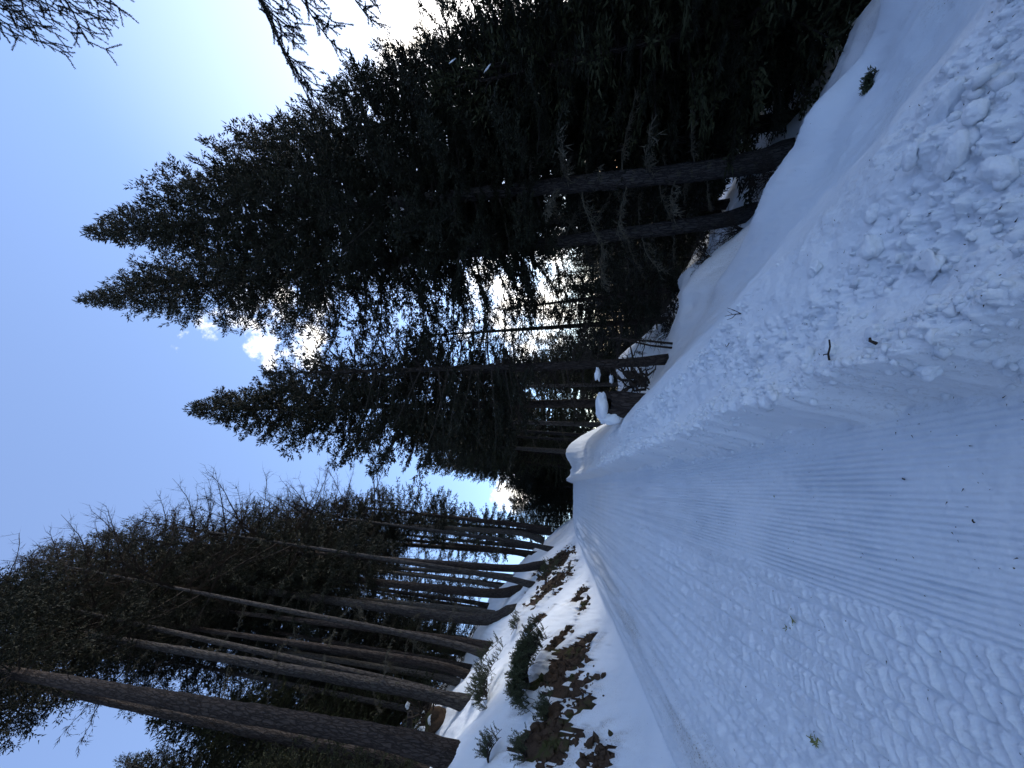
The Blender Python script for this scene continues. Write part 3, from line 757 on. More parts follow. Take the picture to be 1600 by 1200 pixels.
for i, (b, tp, D, bark, lab) in enumerate([
    ((-2.62, 25.28, 1.5), (-2.45, 25.30, 17.3), 0.34, 'pale', 'grey slender trunk just left of the snow capped stump, beyond it'),
    ((-3.77, 28.26, 1.9), (-3.11, 28.33, 16.9), 0.28, 'grey', 'thin grey trunk, upper one of the close pair beyond the crest'),
    ((-4.29, 29.27, 2.05), (-3.84, 29.33, 16.9), 0.24, 'grey', 'thin grey trunk, lower one of the close pair beyond the crest'),
    ((-4.81, 27.25, 2.73), (-4.43, 27.31, 16.0), 0.38, 'pale', 'pale straight trunk nearest the point where the trail vanishes'),
    ((-7.14, 33.27, 3.55), (-6.71, 33.35, 14.5), 0.33, 'dark', 'dark spruce standing right where the trail vanishes')]):
    tree(S, lab, (b[0], b[1], min(b[2], tz(b[0], b[1]))), tp, D, 0.42, ('lacy', 'far2', 'far', 'far2', 'far')[i], bark, 1.0, (0, 0), MID, dead=5, seed=60 + i)
tree(S, 'small lacy spruce behind the white snow mound in the gully', (2.46, 15.74, -0.69), (2.15, 15.78, 9.6), 0.24, 0.25, 'lacy', 'dark', 0.95, (0, 0), dead=8, dead_kind='dark', seed=70)
tree(S, 'low dark spruce on the white snow mound', (3.3, 14.2, tz(3.3, 14.2)), (2.9, 14.3, 5.5), 0.2, 0.10, 'far', 'dark', 0.6, (0, 0), dead=5, dead_kind='dark', seed=71)
tree(S, 'thin spruce with pale trunk close behind the slim pointed one', (0.0, 22.97, 0.28), (-0.44, 22.96, 17.0), 0.24, 0.40, 'lacy', 'pale', 1.0, (0, 0), dead=6, seed=72)
for i, (x, y, h_, cr, lab) in enumerate([(-1.4, 27.0, 11.5, 'far2', 'bushy green spruce directly behind the snow capped stump'), (0.6, 30.0, 9.0, 'far', 'low dark spruce behind the roots right of the stump'),
                                         (-2.0, 33.0, 13.0, 'far', 'dark spruce far behind the slim pointed one'), (1.0, 24.5, 7.5, 'far2', 'small green spruce low behind the lacy spruce of the gully'), (-5.6, 31.0, 9.5, 'far2', 'green bushy spruce just past the crest beside the pale straight trunk')]):
    tree(S, lab, (x, y, tz(x, y)), (x, y, tz(x, y) + h_), 0.25, 0.05, cr, 'dark', 0.85, (0, 0), seed=80 + i)
# the tree whose trunk stands beyond the right edge of the picture is built with its own branches below

# ------------------------------------------------------------------ the stands of forest behind
rng = np.random.default_rng(2024)
def stand(n, gen, group, label_fn, crowns, name=S, low=False):
    placed = []
    tries = 0
    while len(placed) < n and tries < 4000:
        tries += 1
        x, y = gen()
        if any((x - a) ** 2 + (y - b) ** 2 < 2.2 ** 2 for a, b in placed): continue
        hgt = height_at(x, y)
        if hgt is None: continue
        placed.append((x, y))
        z = tz(x, y)
        i = len(placed)
        cr = crowns[i % len(crowns)]
        tree(name, label_fn(x, y, i), (x, y, z), (x + rng.normal() * 0.3, y + rng.normal() * 0.3, z + hgt), 0.018 * hgt + 0.05, (0.03 if low else 0.10) + (0.06 if low else 0.15) * rng.random(), cr,
             ('grey', 'dark', 'brown')[i % 3], 0.8 + 0.35 * rng.random(), (0, 0), group, seed=200 + i + len(group))
def height_at(x, y):
    az = math.degrees(math.atan2(x, y)); d = math.hypot(x, y); z = tz(x, y)
    if 4.0 < az < 19.0:                                   # the bright gap towards the valley
        top = CAM_H + d * math.tan(R_(4.5 if az > 7 else 8.0)) + 0.8 * rng.normal()
        return top - z if top - z > 3 else None
    if -20.5 < az < -12.5 and d > 26:                       # low gap over the crest of the trail
        top = CAM_H + d * math.tan(R_(12.5)) + rng.normal() * 0.6
        return top - z if top - z > 3 else None
    if az > 19.0:                                         # the crowns step down towards the right
        top = CAM_H + d * math.tan(R_(44 if az < 27 else 36 if az < 34 else 22)) * (0.7 + 0.35 * rng.random())
        return min(top - z, 17 + 8 * rng.random()) if top - z > 3 else None
    if az < -22:
        top = CAM_H + d * math.tan(R_(44 if az < -35 else 42)) * (0.75 + 0.3 * rng.random())
        return min(top - z, 24) if top - z > 3 else None
    return 17 + 7 * rng.random()
def g_left():
    s = 6 + 40 * rng.random(); u = 7.5 + 26 * rng.random() ** 1.3
    q = -3.2 - u; return -0.2425 * s + 0.9701 * q, 0.9701 * s + 0.2425 * q
stand(50, g_left, 'spruces standing deep in the left forest', lambda x, y, i: 'unseen spruce added to the forest up the left bank behind the photographer', ['far', 'far2', 'forest2', 'far'])
def g_right():
    s = 2 + 55 * rng.random(); q = 9.5 + 34 * rng.random() ** 1.2
    return -0.2425 * s + 0.9701 * q, 0.9701 * s + 0.2425 * q
stand(75, g_right, 'dark spruces filling the slope right of the trail', lambda x, y, i: 'unseen dark spruce added to the forest on the slope below the trail', ['far', 'broad', 'far', 'far2'], low=True)
def g_valley():
    s = -2 + 95 * rng.random(); q = 42 + 42 * rng.random()
    return -0.2425 * s + 0.9701 * q, 0.9701 * s + 0.2425 * q
stand(55, g_valley, 'far spruces down in the valley', lambda x, y, i: 'far dark spruce down the valley seen between nearer trunks on the right', ['far', 'far2'], low=True)
def g_crest():
    s = 38 + 30 * rng.random(); q = -9 + 17 * rng.random()
    return -0.2425 * s + 0.9701 * q, 0.9701 * s + 0.2425 * q
stand(34, g_crest, 'spruces beyond the crest of the trail', lambda x, y, i: 'distant dark spruce in the stand beyond the crest of the trail', ['far', 'far2'])
def g_under():
    s = 8 + 22 * rng.random(); u = 5.0 + 6 * rng.random()
    q = -3.2 - u; return -0.2425 * s + 0.9701 * q, 0.9701 * s + 0.2425 * q
placed_y = 0
while placed_y < 9:
    x, y = g_under(); z = tz(x, y); h_ = 3.5 + 3.5 * rng.random(); placed_y += 1
    tree('young_spruce', 'young olive green spruce growing between the trunks of the left forest', (x, y, z), (x, y, z + h_), 0.10, 0.04, 'young', 'grey', 0.8 + 0.4 * rng.random(), (0, 0), 'young spruces under the left trees', seed=400 + placed_y)

# unseen trees continue the forest beside and behind the photographer, added to shape the light
def _off(q0, q1, s0, s1):
    def gen():
        while True:
            s = s0 + (s1 - s0) * rng.random(); q = q0 + (q1 - q0) * rng.random()
            x, y = -0.2425 * s + 0.9701 * q, 0.9701 * s + 0.2425 * q
            if abs(math.degrees(math.atan2(x, y))) > 58: return x, y
    return gen
_h_old = height_at
def height_at(x, y):
    az = math.degrees(math.atan2(x, y)); d = math.hypot(x, y)
    if az > 58:
        return min(d * math.tan(R_(24 if az < 80 else 75)) + CAM_H - tz(x, y), 16 + 7 * rng.random())
    if az < -58: return 17 + 6 * rng.random() if az < -72 else None
    return _h_old(x, y)
stand(16, _off(9.0, 26, -24, 12), 'dark spruces filling the slope right of the trail', lambda x, y, i: 'unseen dark spruce added to the forest on the slope below the trail', ['broad', 'far', 'far2'])  # thin stand added out of view to cut light from the right
stand(26, _off(-22, -8.0, -26, 4), 'spruces standing deep in the left forest', lambda x, y, i: 'unseen spruce added to the forest up the left bank behind the photographer', ['forest', 'far', 'far2'])  # stand added out of view to darken the trail from the left

# ------------------------------------------------------------------ spruce beyond the right edge whose near branches hang into view
def near_branch(name, base, tip, seed, droop=0.25):
    rng = np.random.default_rng(seed); g = Geo()
    base, tip = np.array(base, float), np.array(tip, float); L = np.linalg.norm(tip - base); n = 22
    r = np.linspace(0, 1, n)
    pts = base + (tip - base) * r[:, None] + np.cumsum(rng.normal(size=(n, 3)), 0) * 0.012
    pts[:, 2] += droop * L * 0.45 * np.sin(np.pi * r) - 0.03 * np.sin(6 * r)
    pts -= (pts[-1] - tip) * r[:, None]
    g.path(pts, np.linspace(0.008 + 0.006 * L, 0.003, n), 1, 6)
    NP, ND = [], []
    def twig(p0, d, l, lev):
        k = max(4, int(l / 0.06)); q = np.linspace(0, 1, k)
        tp = p0 + d * (q * l)[:, None]; tp[:, 2] -= 0.22 * l * q ** 2 * (1 if lev == 0 else 0.6)
        tp[:, 2] += 0.16 * l * q ** 4
        g.path(tp, np.linspace(0.0042 - 0.001 * lev, 0.0012, k), 1, 4)
        nn = int(l * 800)
        f = rng.random(nn) * (k - 1.001); i = f.astype(int); fr = (f - i)[:, None]
        NP.append(tp[i] * (1 - fr) + tp[i + 1] * fr)
        t = unit(tp[i + 1] - tp[i]); u, v = frame(t); a = rng.random(nn) * 6.28
        ND.append(t * 0.75 + np.cos(a)[:, None] * u + np.sin(a)[:, None] * v)
        return tp
    m = int(L / 0.085)
    for j in range(m):
        q = 0.22 + 0.78 * (j + rng.random()) / m
        i = min(int(q * (n - 1)), n - 2)
        d0 = unit(pts[i + 1] - pts[i]); side = (-1) ** j
        lat = unit(np.cross(d0, np.array([0, 0, 1.0]))) * side
        d = unit(d0 * 0.75 + lat * (0.75 + 0.3 * rng.random()) + np.array([0, 0, -0.25 - 0.35 * rng.random()]))
        l = (0.16 + 0.42 * (1 - q) ** 0.6) * (0.7 + 0.5 * rng.random())
        tp = twig(pts[i], d, l, 0)
        for c in range(int(l / 0.085)):
            kk = min(len(tp) - 2, 1 + int(rng.random() * (len(tp) - 2)))
            dd = unit(unit(tp[kk + 1] - tp[kk]) + (-1) ** c * 0.8 * unit(np.cross(d, np.array([0.2, 0, 1.0]))) + 0.2 * rng.normal(size=3))
            twig(tp[kk], dd, 0.06 + 0.13 * rng.random(), 1)
    nn = int(L * 260); f = (0.35 + 0.65 * rng.random(nn)) * (n - 1.001); i = f.astype(int); fr = (f - i)[:, None]
    NP.append(pts[i] * (1 - fr) + pts[i + 1] * fr)
    t = unit(pts[i + 1] - pts[i]); u, v = frame(t); a = rng.random(nn) * 6.28
    ND.append(t * 0.8 + np.cos(a)[:, None] * u + np.sin(a)[:, None] * v)
    NP, ND = np.concatenate(NP), np.concatenate(ND)
    g.spindles(NP, ND, 0.012 + 0.006 * rng.random(len(NP)), 0.0022, 0, 0.25, rng)
    return g.mesh(name, [M_NEEDLE, M_TWIG])
gx, gy = 5.2, 2.6
G_ = tree(S, 'near spruce beyond the right edge whose long needled branches hang into the sky', (gx, gy, tz(gx, gy)), (gx, gy, 15.0), 0.36, 0.80, 'young', 'grey', 0.55, (0, 0), near=1, seed=75)
gb = Vector((gx, gy, tz(gx, gy)))
for i, (bz, tipp, dr) in enumerate([(4.5, (2.45, 2.97, 4.15), 0.3), (4.7, (2.75, 3.25, 4.35), 0.25), (4.3, (2.85, 2.9, 3.85), 0.3), (4.2, (3.15, 3.05, 3.55), 0.2), (3.9, (3.35, 3.2, 3.0), 0.15),
                                    (7.2, (3.70, 2.75, 7.1), 0.2), (7.8, (3.6, 2.65, 7.65), 0.2), (8.4, (3.95, 2.85, 7.9), 0.2), (6.6, (3.75, 2.75, 6.6), 0.2), (7.4, (3.55, 2.8, 7.35), 0.25), (7.0, (3.6, 2.95, 6.9), 0.3), (8.0, (3.75, 2.7, 7.9), 0.25)]):
    link('branch', near_branch('branch', (0, 0, bz - gb.z), Vector(tipp) - gb, 500 + i, dr), G_)

# ------------------------------------------------------------------ stump with a cap of snow, tangle beside it
def blob(name, mt, size, seed, sub=3, amp=0.22, freq=1.6, flat=0.0, sharp=0.0):
    import bmesh
    bm = bmesh.new(); bmesh.ops.create_icosphere(bm, subdivisions=sub, radius=1.0)
    co = np.array([v.co[:] for v in bm.verts])
    F = np.array([[v.index for v in f.verts] for f in bm.faces]); bm.free()
    n3 = fbm(co[:, 0] * freq + seed * 3.1 + co[:, 2] * 0.7, co[:, 1] * freq + co[:, 2] * freq * 0.8, 4, seed)
    n4 = fbm(co[:, 2] * freq + seed, co[:, 0] * freq - co[:, 1] * 0.6, 4, seed + 9)
    k = 1 + amp * 1.6 * (n3 + n4)
    if sharp: k = k * (1 - sharp * np.abs(fbm(co[:, 1] * 1.2 + 5, co[:, 2] * 1.2 + co[:, 0], 2, seed + 3)) * 2)
    co = co * k[:, None]
    if flat: co[:, 2] = np.where(co[:, 2] < -flat, -flat, co[:, 2])
    co = co * np.array(size)
    return mesh_np(name, co, [F], [mt], smooth=True)
sx, sy = -0.47, 8.0; sz = 0.95
st = thing('tree_stump', 'broken brown stump wearing a white cap of snow beside the vanishing trail edge', 'stump', (sx, sy, sz))
g = Geo(); hh = np.linspace(-0.5, 0.62, 12)
g.path(np.stack([0.04 * np.sin(hh * 3), 0 * hh, hh], 1), 0.25 - 0.05 * hh + 0.05 * np.exp(-(hh + 0.3) / 0.2), 0, 16)
me = g.mesh('trunk', [M_BARK_BROWN], True)
for v in me.vertices:
    a = math.atan2(v.co.y, v.co.x); f = 1 + 0.16 * math.sin(a * 5 + 1) + 0.10 * math.sin(a * 11 + v.co.z * 3)
    v.co.x *= f; v.co.y *= f
    if v.co.z > 0.6: v.co.z += 0.16 * math.sin(a * 2 + 0.7)
link('trunk', me, st)
c = link('snow_cap', blob('snow_cap', M_SNOW_LUMP, (0.31, 0.30, 0.12), 601, 4, 0.16, 1.7), st); c.location = (-0.02, -0.02, 0.70)
c = link('snow_cap', blob('snow_cap', M_SNOW_LUMP, (0.12, 0.12, 0.18), 602, 4, 0.16, 1.7), st); c.location = (-0.22, -0.14, 0.52)

rng = np.random.default_rng(77)
def tangle(name, label, cat, loc, n, spread, up, r0, seed, mats, snow=0, group=None):
    rg = np.random.default_rng(seed); root = thing(name, label, cat, loc, group); g = Geo()
    for i in range(n):
        a = rg.random() * 6.28; L = spread * (0.5 + rg.random()); k = 10; q = np.linspace(0, 1, k)
        d = unit(np.array([math.cos(a), math.sin(a), up * (rg.random() - 0.25)]))
        pts = d * (q * L)[:, None] + np.cumsum(rg.normal(size=(k, 3)), 0) * 0.05 * L
        pts[:, 2] += 0.25 * L * np.sin(q * 3.0) * rg.random()
        pts = pts + rg.normal(size=3) * 0.1 * spread
        g.path(pts, np.linspace(r0 * (0.4 + rg.random()), r0 * 0.15, k), 0, 5)
        for c in range(5):
            i0 = 2 + int(rg.random() * (k - 3)); dd = unit(d + 0.9 * rg.normal(size=3)); l = L * 0.4 * rg.random()
            g.tubes([pts[i0]], [pts[i0] + dd * l], r0 * 0.22, r0 * 0.08, 0, 3)
    link('roots' if 'root' in name else 'branches', g.mesh('branches', mats), root)
    for i in range(snow):
        s_ = link('snow_clump', blob('snow_clump', M_SNOW_LUMP, (0.07 + 0.11 * rng.random(), 0.08, 0.05), seed + i, 3, 0.45, 2.0), root)
        s_.location = rg.normal(size=3) * spread * 0.35 + np.array([0, 0, 0.2 * spread])
    return root
tangle('root_tangle', 'dark tangle of snowy roots and broken branches right of the capped stump', 'root tangle', (0.12, 9.3, 0.80), 36, 0.80, 1.0, 0.035, 31, [M_DARKTWIG], 3)

def bush(name, label, loc, n, H, seed, mats, lean=(0, 0), group=None, cat='bush'):
    rg = np.random.default_rng(seed); root = thing(name, label, cat, loc, group); g = Geo()
    for i in range(n):
        a = rg.random() * 6.28; k = 12; q = np.linspace(0, 1, k); L = H * (0.5 + 0.6 * rg.random())
        out = 0.35 + 0.7 * rg.random()
        pts = np.stack([math.cos(a) * out * L * q + lean[0] * q ** 2, math.sin(a) * out * L * q + lean[1] * q ** 2, L * (1.25 * q - 0.65 * q ** 2.2)], 1)
        pts += np.cumsum(rg.normal(size=(k, 3)), 0) * 0.018 * L
        g.path(pts, np.linspace(0.010, 0.003, k), 0, 4)
        for c in range(9):
            i0 = 2 + int(rg.random() * (k - 3)); d = unit(pts[i0] - pts[i0 - 1] + 0.8 * rg.normal(size=3) * np.linalg.norm(pts[i0] - pts[i0 - 1]))
            l = L * (0.12 + 0.25 * rg.random()); e = pts[i0] + d * l; e[2] -= 0.1 * l
            g.tubes([pts[i0]], [e], 0.0045, 0.0022, 0, 3)
            for cc in range(3): g.tubes([pts[i0] + d * l * (0.3 + 0.2 * cc)], [pts[i0] + d * l * (0.3 + 0.2 * cc) + unit(d + 0.8 * rg.normal(size=3)) * l * 0.45], 0.003, 0.0015, 0, 3)
    link('branches', g.mesh('branches', mats), root); return root
BB = 'bare dark bushes at the edge of the right forest'
bush('bare_bush', 'bare dark bush with curved twigs at the foot of the tallest leaning trunk', (4.3, 11.9, tz(4.3, 11.9)), 26, 1.1, 1, [M_DARKTWIG], group=BB)
bush('bare_bush', 'bare drooping bush on the white mound left of the leaning trunk', (3.4, 11.4, tz(3.4, 11.4)), 22, 0.8, 2, [M_DARKTWIG], (0.0, -0.6), group=BB)
bush('bare_bush', 'bare twiggy bush behind the dark lacy spruce in the gully', (1.75, 12.3, tz(1.75, 12.3)), 26, 1.1, 3, [M_DARKTWIG], (0.2, -0.5), group=BB)
bush('bare_bush', 'bare bush between the two big grey trunks', (5.4, 11.2, tz(5.4, 11.2)), 24, 1.0, 4, [M_DARKTWIG], group=BB)
# fallen leaning stems beside the lacy spruce
for i, (dx, dz_, lab) in enumerate([(0.36, 1.5, 'thin dark stem leaning beside the lacy spruce, outer one'), (0.24, 1.7, 'thin dark stem leaning beside the lacy spruce, inner one')]):
    g = Geo(); g.path(np.array([[0, 0, -0.2], [0.10, 0.05, 0.5], [dx, 0.1, dz_]]), [0.035, 0.03, 0.015], 0, 6)
    thing('leaning_stem', lab, 'dead stem', (0.95 + 0.12 * i, 11.1, tz(0.95, 11.1)), 'dead stems beside the lacy spruce', g.mesh('leaning_stem', [M_DARKTWIG], True))

# upturned root plate and snow lump on the left slope
rt = tangle('root_plate', 'upturned brown root plate holding snow above the thickest left trunk', 'root plate', (-11.6, 12.3, tz(-11.6, 12.3) + 0.55), 24, 0.75, 1.2, 0.05, 44, [M_DARKTWIG], 7)
p_ = link('soil', blob('soil', M_SOIL, (0.36, 0.36, 0.42), 611, 3, 0.35, 2.2), rt); p_.location = (-0.1, 0.1, -0.15)
g = Geo(); g.path(np.array([[0, 0, 0], [0.5, 0.3, 0.12], [1.0, 0.55, 0.2]]), [0.11, 0.105, 0.10], 0, 10)
thing('log', 'short sawn log lying in the snow beside the upturned root plate', 'log', (-12.9, 12.2, tz(-12.9, 12.2) + 0.25), None, g.mesh('log', [M_BARK_GREY], True))

# ------------------------------------------------------------------ green shrubs sticking out of the bank
def shrub(label, loc, n, L0, seed, downhill=(0.9, 0.2), spread=1.0, group='evergreen sprigs poking through the left snow bank', name='evergreen_shrub', dens=1.0, shoot=1.0):
    """arching limbs lying down the slope with upright needled shoots"""
    rg = np.random.default_rng(seed); g = Geo(); root = thing(name, label, 'shrub', loc, group); SP, SD, SL = [], [], []
    for i in range(n):
        a = (rg.random() - 0.5) * 3.0 * spread; L = L0 * (0.55 + 0.6 * rg.random()); k = 14; q = np.linspace(0, 1, k)
        d = unit(np.array([downhill[0] * math.cos(a) - downhill[1] * math.sin(a), downhill[0] * math.sin(a) + downhill[1] * math.cos(a)]))
        pts = np.stack([d[0] * L * q, d[1] * L * q, L * (0.55 * q - 0.75 * q ** 2) * (0.8 + 0.5 * rg.random())], 1) + np.cumsum(rg.normal(size=(k, 3)), 0) * 0.015 * L
        g.path(pts, np.linspace(0.014, 0.004, k), 1, 5)
        m = max(4, int(26 * L * dens))
        for j in range(m):
            f = 0.15 + 0.85 * rg.random(); i0 = min(int(f * (k - 1)), k - 2)
            p = pts[i0]; dd = unit(np.array([0.35 * rg.normal(), 0.35 * rg.normal(), 1.0]) + 0.55 * unit(pts[i0 + 1] - pts[i0]))
            l = (0.10 + 0.20 * rg.random()) * shoot
            g.tubes([p], [p + dd * l], 0.004, 0.002, 1, 3)
            nn = int(l * 130); t = rg.random(nn)
            SP.append(p + dd * (t * l)[:, None]); u, v = frame(dd[None]); ph = rg.random(nn) * 6.28
            SD.append(dd * 1.0 + 0.75 * (np.cos(ph)[:, None] * u + np.sin(ph)[:, None] * v)); SL.append(0.028 + 0.022 * rg.random(nn))
    SP, SD, SL = np.concatenate(SP), np.concatenate(SD), np.concatenate(SL)
    g.spindles(SP, SD, SL, 0.006, 0, 0.3, rg)
    link('foliage', g.mesh('foliage', [M_SHRUB, M_TWIG]), root); return root
def sh(label, x, y, n, L, seed, lift=0.05, **k): return shrub(label, (x, y, gz(x, y) + lift), n, L, seed, **k)
sh('large dark green shrub sprawling over the brown soil of the left bank', -7.45, 9.35, 34, 1.35, 1, 0.05, dens=1.7)
sh('open grey green shrub just uphill of the large dark one', -9.0, 10.6, 13, 1.35, 2, 0.08)
sh('sparse sprig poking out of the snow below the boldly curved trunk', -9.3, 14.3, 5, 0.8, 3, 0.05)
sh('small sprigs on the snow under the dark brown bending spruce', -8.95, 17.6, 5, 0.8, 4, 0.08)
sh('little sprig right beside the uppermost brown soil patch', -8.4, 17.4, 4, 0.6, 5, 0.08)
sh('thin sprig row at the foot of the straight grey trunk', -9.75, 11.6, 5, 0.6, 6, 0.04)
sh('fresh green sprig at the lower edge of the picture near the thick trunk', -7.55, 7.35, 6, 0.55, 7, 0.04)
sh('second fresh green sprig at the lower edge of the picture, downhill of the first', -6.9, 7.0, 5, 0.5, 8, 0.04)
sh('mossy green tuft on the lower brown soil patch', -6.75, 7.75, 7, 0.4, 9, 0.03, dens=1.6)
sh('dark green tuft hidden under the snow mound by the gully', 3.42, 5.24, 10, 0.12, 10, -0.01, shoot=0.3, dens=4, group=None, downhill=(-0.6, -0.8))

# ------------------------------------------------------------------ snow lumps on the ploughed bench
CH = 'large snow lumps on the ploughed bench'
def lump(label, x, y, size, seed, rot=0, dip=0.3, amp=0.2, sub=4, sharp=0.0, cat='snow lump', tilt=0.0):
    o = thing('snow_lump', label, cat, (x, y, gz(x, y) + size[2] * dip * 0.5), CH, blob('snow_lump', M_SNOW_LUMP, tuple(0.68 * v for v in size), seed, sub, amp, 1.7, 0, sharp))
    o.rotation_euler = (tilt, 0.1, rot); return o
lump('long slab of old snow near the lower right corner, the upper of two', 1.00, 1.72, (0.15, 0.055, 0.045), 701, 2.2, 0.5, 0.16, sharp=0.5)
lump('second slab of old snow joined to the lower end of the long slab', 0.86, 1.75, (0.085, 0.05, 0.04), 702, 2.4, 0.5, 0.2, sharp=0.5)
lump('biggest rounded greyish snow slab below the long slab', 0.77, 1.61, (0.12, 0.065, 0.05), 703, 2.4, 0.45, 0.16, sharp=0.4)
lump('round snow ball beside the biggest slab', 0.87, 1.545, (0.055, 0.05, 0.042), 704, 0, 0.5, 0.14)
lump('rounded snow lump at the picture edge under the biggest slab', 0.66, 1.50, (0.085, 0.06, 0.05), 705, 1, 0.4, 0.18)
lump('smooth hollow faced snow lump halfway along the bench', 0.58, 1.95, (0.085, 0.06, 0.05), 706, 0.6, 0.35, 0.2)
lump('wide low snow block in the middle of the bench near the camera', 0.42, 1.66, (0.11, 0.075, 0.035), 707, 1.0, 0.4, 0.2, sharp=0.3)
lump('dirty round snow lump on the berm crest above the forked twig', 0.125, 2.13, (0.075, 0.06, 0.05), 708, 0.3, 0.45, 0.2)
lump('smaller snow lump right beside the forked twig', 0.15, 1.95, (0.05, 0.04, 0.035), 709, 0.8, 0.45, 0.22)
lump('snow lump on the berm crest below the forked twig', 0.20, 1.78, (0.06, 0.05, 0.04), 710, 1.8, 0.4, 0.2)
lump('upright snow lump at the lower end of the berm crest', 0.05, 1.62, (0.055, 0.05, 0.045), 711, 0, 0.4, 0.2)
lump('oval snow lump at the outer rim of the bench', 0.73, 1.98, (0.06, 0.04, 0.035), 712, 2.5, 0.5, 0.2)
lump('pair-like double snow lump farther along the bench', 0.60, 2.33, (0.065, 0.045, 0.035), 713, 2.3, 0.5, 0.3)
lump('snow lump fallen on the inner face of the berm', -0.06, 2.30, (0.045, 0.04, 0.03), 714, 1.3, 0.5, 0.2)
# crumbs nobody could count
def crumbs():
    rg = np.random.default_rng(9); import bmesh
    bm = bmesh.new(); bmesh.ops.create_icosphere(bm, subdivisions=1, radius=1.0)
    co = np.array([v.co[:] for v in bm.verts]); F = np.array([[v.index for v in f.verts] for f in bm.faces]); bm.free()
    n = 4200
    s = 0.9 + 9 * rg.random(n) ** 2.0
    w = np.where(rg.random(n) < 0.45, 0.10 + 0.11 * rg.normal(size=n), 0.05 + 0.95 * rg.random(n) * bench_w(s))
    qq = q_right(s) + w
    x = -0.2425 * s + 0.9701 * qq; y = 0.9701 * s + 0.2425 * qq
    dens = fbm(s * 0.8, w * 2.3, 3, 71)
    ok = (dens - 0.32 * (s < 2.8) + 0.6 * np.exp(-((w - 0.08) / 0.13) ** 2) > -0.05 - 0.2 * rg.random(n)) & (np.hypot(x, y) > 0.9); x, y, s = x[ok], y[ok], s[ok]; n = len(x)
    r = 0.005 + 0.020 * rg.random(n) ** 3.2 + 0.010 * (rg.random(n) < 0.04)
    z = terrain(x, y) + micro(x, y)[0] - r * 0.05
    sc = r[:, None] * (0.65 + 0.7 * rg.random((n, 3)))
    jit = 1 + 0.24 * rg.normal(size=(n, len(co), 1))
    a = rg.random(n) * 6.28; ca, sa = np.cos(a)[:, None], np.sin(a)[:, None]
    L = co[None] * jit * sc[:, None, :]
    V = np.stack([L[..., 0] * ca - L[..., 1] * sa + x[:, None], L[..., 0] * sa + L[..., 1] * ca + y[:, None], L[..., 2] + z[:, None]], -1).reshape(-1, 3)
    FF = (F[None] + (np.arange(n) * len(co))[:, None, None]).reshape(-1, 3)
    link('snow_crumbs', mesh_np('snow_crumbs', V, [FF], [M_SNOW_LUMP], True), kind='stuff')
crumbs()
# strips of old snow left on the boughs of the edge spruce
for o in [o for o in bpy.data.objects if o.parent is None and o.get('label', '').startswith('short dense spruce')]:
    for i, (p, sz_) in enumerate([((6.9, 7.0, 1.2), (0.02, 0.12, 0.022)), ((7.2, 8.4, 4.2), (0.016, 0.09, 0.018)), ((7.9, 8.8, 5.2), (0.014, 0.10, 0.014))]):
        c = link('snow_clump', blob('snow_clump', M_SNOW_LUMP, sz_, 650 + i, 3, 0.45, 2.4), o)
        c.location = Vector(p) - o.location; c.rotation_euler = (0.35 * rng.normal() + 0.9, 0.3 * rng.normal(), 0.8 + 0.4 * rng.normal())
def soil_clods():
    rg = np.random.default_rng(19); import bmesh
    bm = bmesh.new(); bmesh.ops.create_icosphere(bm, subdivisions=1, radius=1.0)
    co = np.array([v.co[:] for v in bm.verts]); F = np.array([[v.index for v in f.verts] for f in bm.faces]); bm.free()
    X, Y = [], []
    for sx_, sy_, ra, rb in SOIL:
        k = int(40 + 160 * ra * rb * 2)
        a, b = rg.normal(size=k) * ra * 0.5, rg.normal(size=k) * rb * 0.55 + 0.25 * rb
        X.append(sx_ - 0.2425 * a + 0.9701 * b); Y.append(sy_ + 0.9701 * a + 0.2425 * b)
    x, y = np.concatenate(X), np.concatenate(Y)
    s, q = sq(x, y); ok = (q_left(s) - q) > 0.3; x, y = x[ok], y[ok]; n = len(x)
    r = 0.02 + 0.07 * rg.random(n) ** 2.5
    z = terrain(x, y) + micro(x, y)[0] + r * 0.3
    L = co[None] * (1 + 0.28 * rg.normal(size=(n, len(co), 1))) * (r[:, None] * (0.6 + 0.8 * rg.random((n, 3))))[:, None, :]
    V = (L + np.stack([x, y, z], -1)[:, None]).reshape(-1, 3)
    FF = (F[None] + (np.arange(n) * len(co))[:, None, None]).reshape(-1, 3)
    link('soil_clods', mesh_np('soil_clods', V, [FF], [M_SOIL], False), kind='stuff')
soil_clods()

# ------------------------------------------------------------------ twigs, bark and needles on the snow
def stick(name, label, cat, x, y, paths, mt, lift=0.012, rot=0.0, group=None):
    g = Geo()
    for pts, r0, r1 in paths:
        pts = np.array(pts, float); g.path(pts, np.linspace(r0, r1, len(pts)), 0, 6)
    o = thing(name, label, cat, (x, y, gz(x, y) + lift), group, g.mesh(name, [mt], True)); o.rotation_euler = (0, 0, rot); return o
stick('twig', 'dark forked twig lying on the crest of the snow berm', 'twig', 0.10, 1.89, [([(0, 0, .012), (.03, .02, .016), (.07, .03, .012), (.105, .05, .016)], .0055, .004), ([(.03, .02, .016), (.012, .05, .022), (.0, .065, .012)], .0035, .002), ([(.07, .03, .012), (.085, .015, .02)], .003, .002)], M_DARKTWIG, 0.02, -0.5).scale = (0.75, 0.75, 0.75)
stick('bark_chip', 'dark chip of bark on the berm close to the forked twig', 'bark chip', 0.15, 1.70, [([(0, 0, 0), (.02, .012, .008), (.035, .015, .003)], .007, .004)], M_DARKTWIG, 0.015, 0.5)
stick('twig', 'short dark stick stuck in the lower part of the berm', 'twig', 0.03, 1.66, [([(0, 0, 0), (.025, -.008, .006), (.05, -.005, .002)], .004, .002)], M_DARKTWIG, 0.012, 0.2)
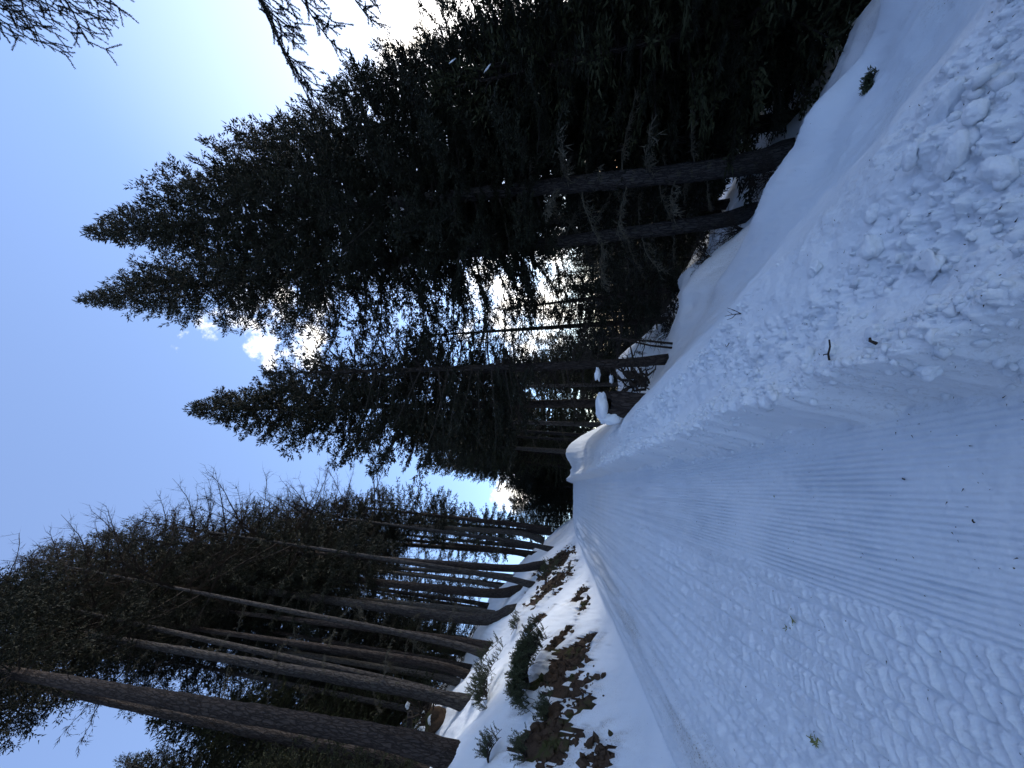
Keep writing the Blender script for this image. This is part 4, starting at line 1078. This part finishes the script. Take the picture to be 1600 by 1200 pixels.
stick('twig', 'thin hooked twig lying on the middle of the bench', 'twig', 0.31, 3.2, [([(0, 0, 0), (.03, .01, .006), (.06, .0, .006), (.075, -.03, .004)], .003, .0015)], M_DARKTWIG, 0.012, 2.0)
stick('twig', 'small tuft of branching dark twigs standing on the bench', 'twig', 0.52, 3.16, [([(0, 0, 0), (.0, .02, .05), (-.01, .03, .1)], .004, .002), ([(0, 0, 0), (.03, .0, .05), (.05, .02, .085)], .003, .0015), ([(0, .01, .03), (-.03, -.01, .06), (-.045, -.02, .1)], .003, .0015), ([(0.02, 0, .03), (.02, -.03, .07)], .002, .001), ([(0, .02, .05), (.03, .04, .08)], .002, .001)], M_DARKTWIG, 0.0, 0)
def moss(label, x, y, L, seed, rot):
    rg = np.random.default_rng(seed); paths = []
    sp = np.stack([np.linspace(0, L, 6), 0.02 * np.sin(np.linspace(0, 4, 6)), np.full(6, .010)], 1); paths.append((sp, .004, .002))
    for i in range(26):
        p = sp[rg.integers(0, 6)]; d = rg.normal(size=3) * [1, 1, .5]; d = d / np.linalg.norm(d); l = .012 + .022 * rg.random()
        paths.append(([p, p + d * l * .6 + [0, 0, .004], p + d * l], .0032, .0012))
    stick('lichen_sprig', label, 'lichen', x, y, paths, M_MOSS, 0.014, rot, 'lichen sprigs fallen on the trail')
moss('yellow green lichen sprig in the middle of the chopped trail surface', -1.50, 2.80, 0.13, 1, 2.6)
moss('smaller green lichen sprig on the left half of the trail', -2.02, 2.54, 0.12, 2, 2.4)
for i, (lab, x, y, rot) in enumerate([('dark cone scale lying on the corduroy near the lower edge', -0.51, 1.77, 0.4), ('dark seed scale on the corduroy above the pair of chips', -0.42, 2.05, 1.2),
                                      ('dark bark flake on the smooth left half of the trail', -2.38, 3.37, 2.0), ('green needle tip dropped where corduroy meets cleat marks', -0.78, 3.0, 0.3)]):
    stick('bark_flake', lab, 'bark flake', x, y, [([(0, 0, 0), (.006, .002, .003), (.013, .002, .001)], .0035, .002)], M_DARKTWIG if i < 3 else M_MOSS, 0.008, rot)
def litter():
    rg = np.random.default_rng(5); n = 1500
    r = 1.2 + 14 * rg.random(n) ** 2.2; az = np.radians(-48 + 86 * rg.random(n))
    x, y = r * np.sin(az), r * np.cos(az)
    s, q = sq(x, y); ok = (q > q_left(s) - 0.6) & (q < q_right(s) + bench_w(s)); x, y = x[ok], y[ok]; n = len(x)
    z = terrain(x, y) + micro(x, y)[0] + 0.003
    a = rg.random(n) * 6.28
    g = Geo(); D = np.stack([np.cos(a), np.sin(a), 0.25 * rg.normal(size=n)], 1)
    g.spindles(np.stack([x, y, z], 1), D, 0.010 + 0.022 * rg.random(n) ** 2, 0.0013 + 0.0016 * rg.random(n) ** 3, 0, 0.4, rg)
    link('needle_litter', g.mesh('needle_litter', [M_DARKTWIG]), kind='stuff')
litter()
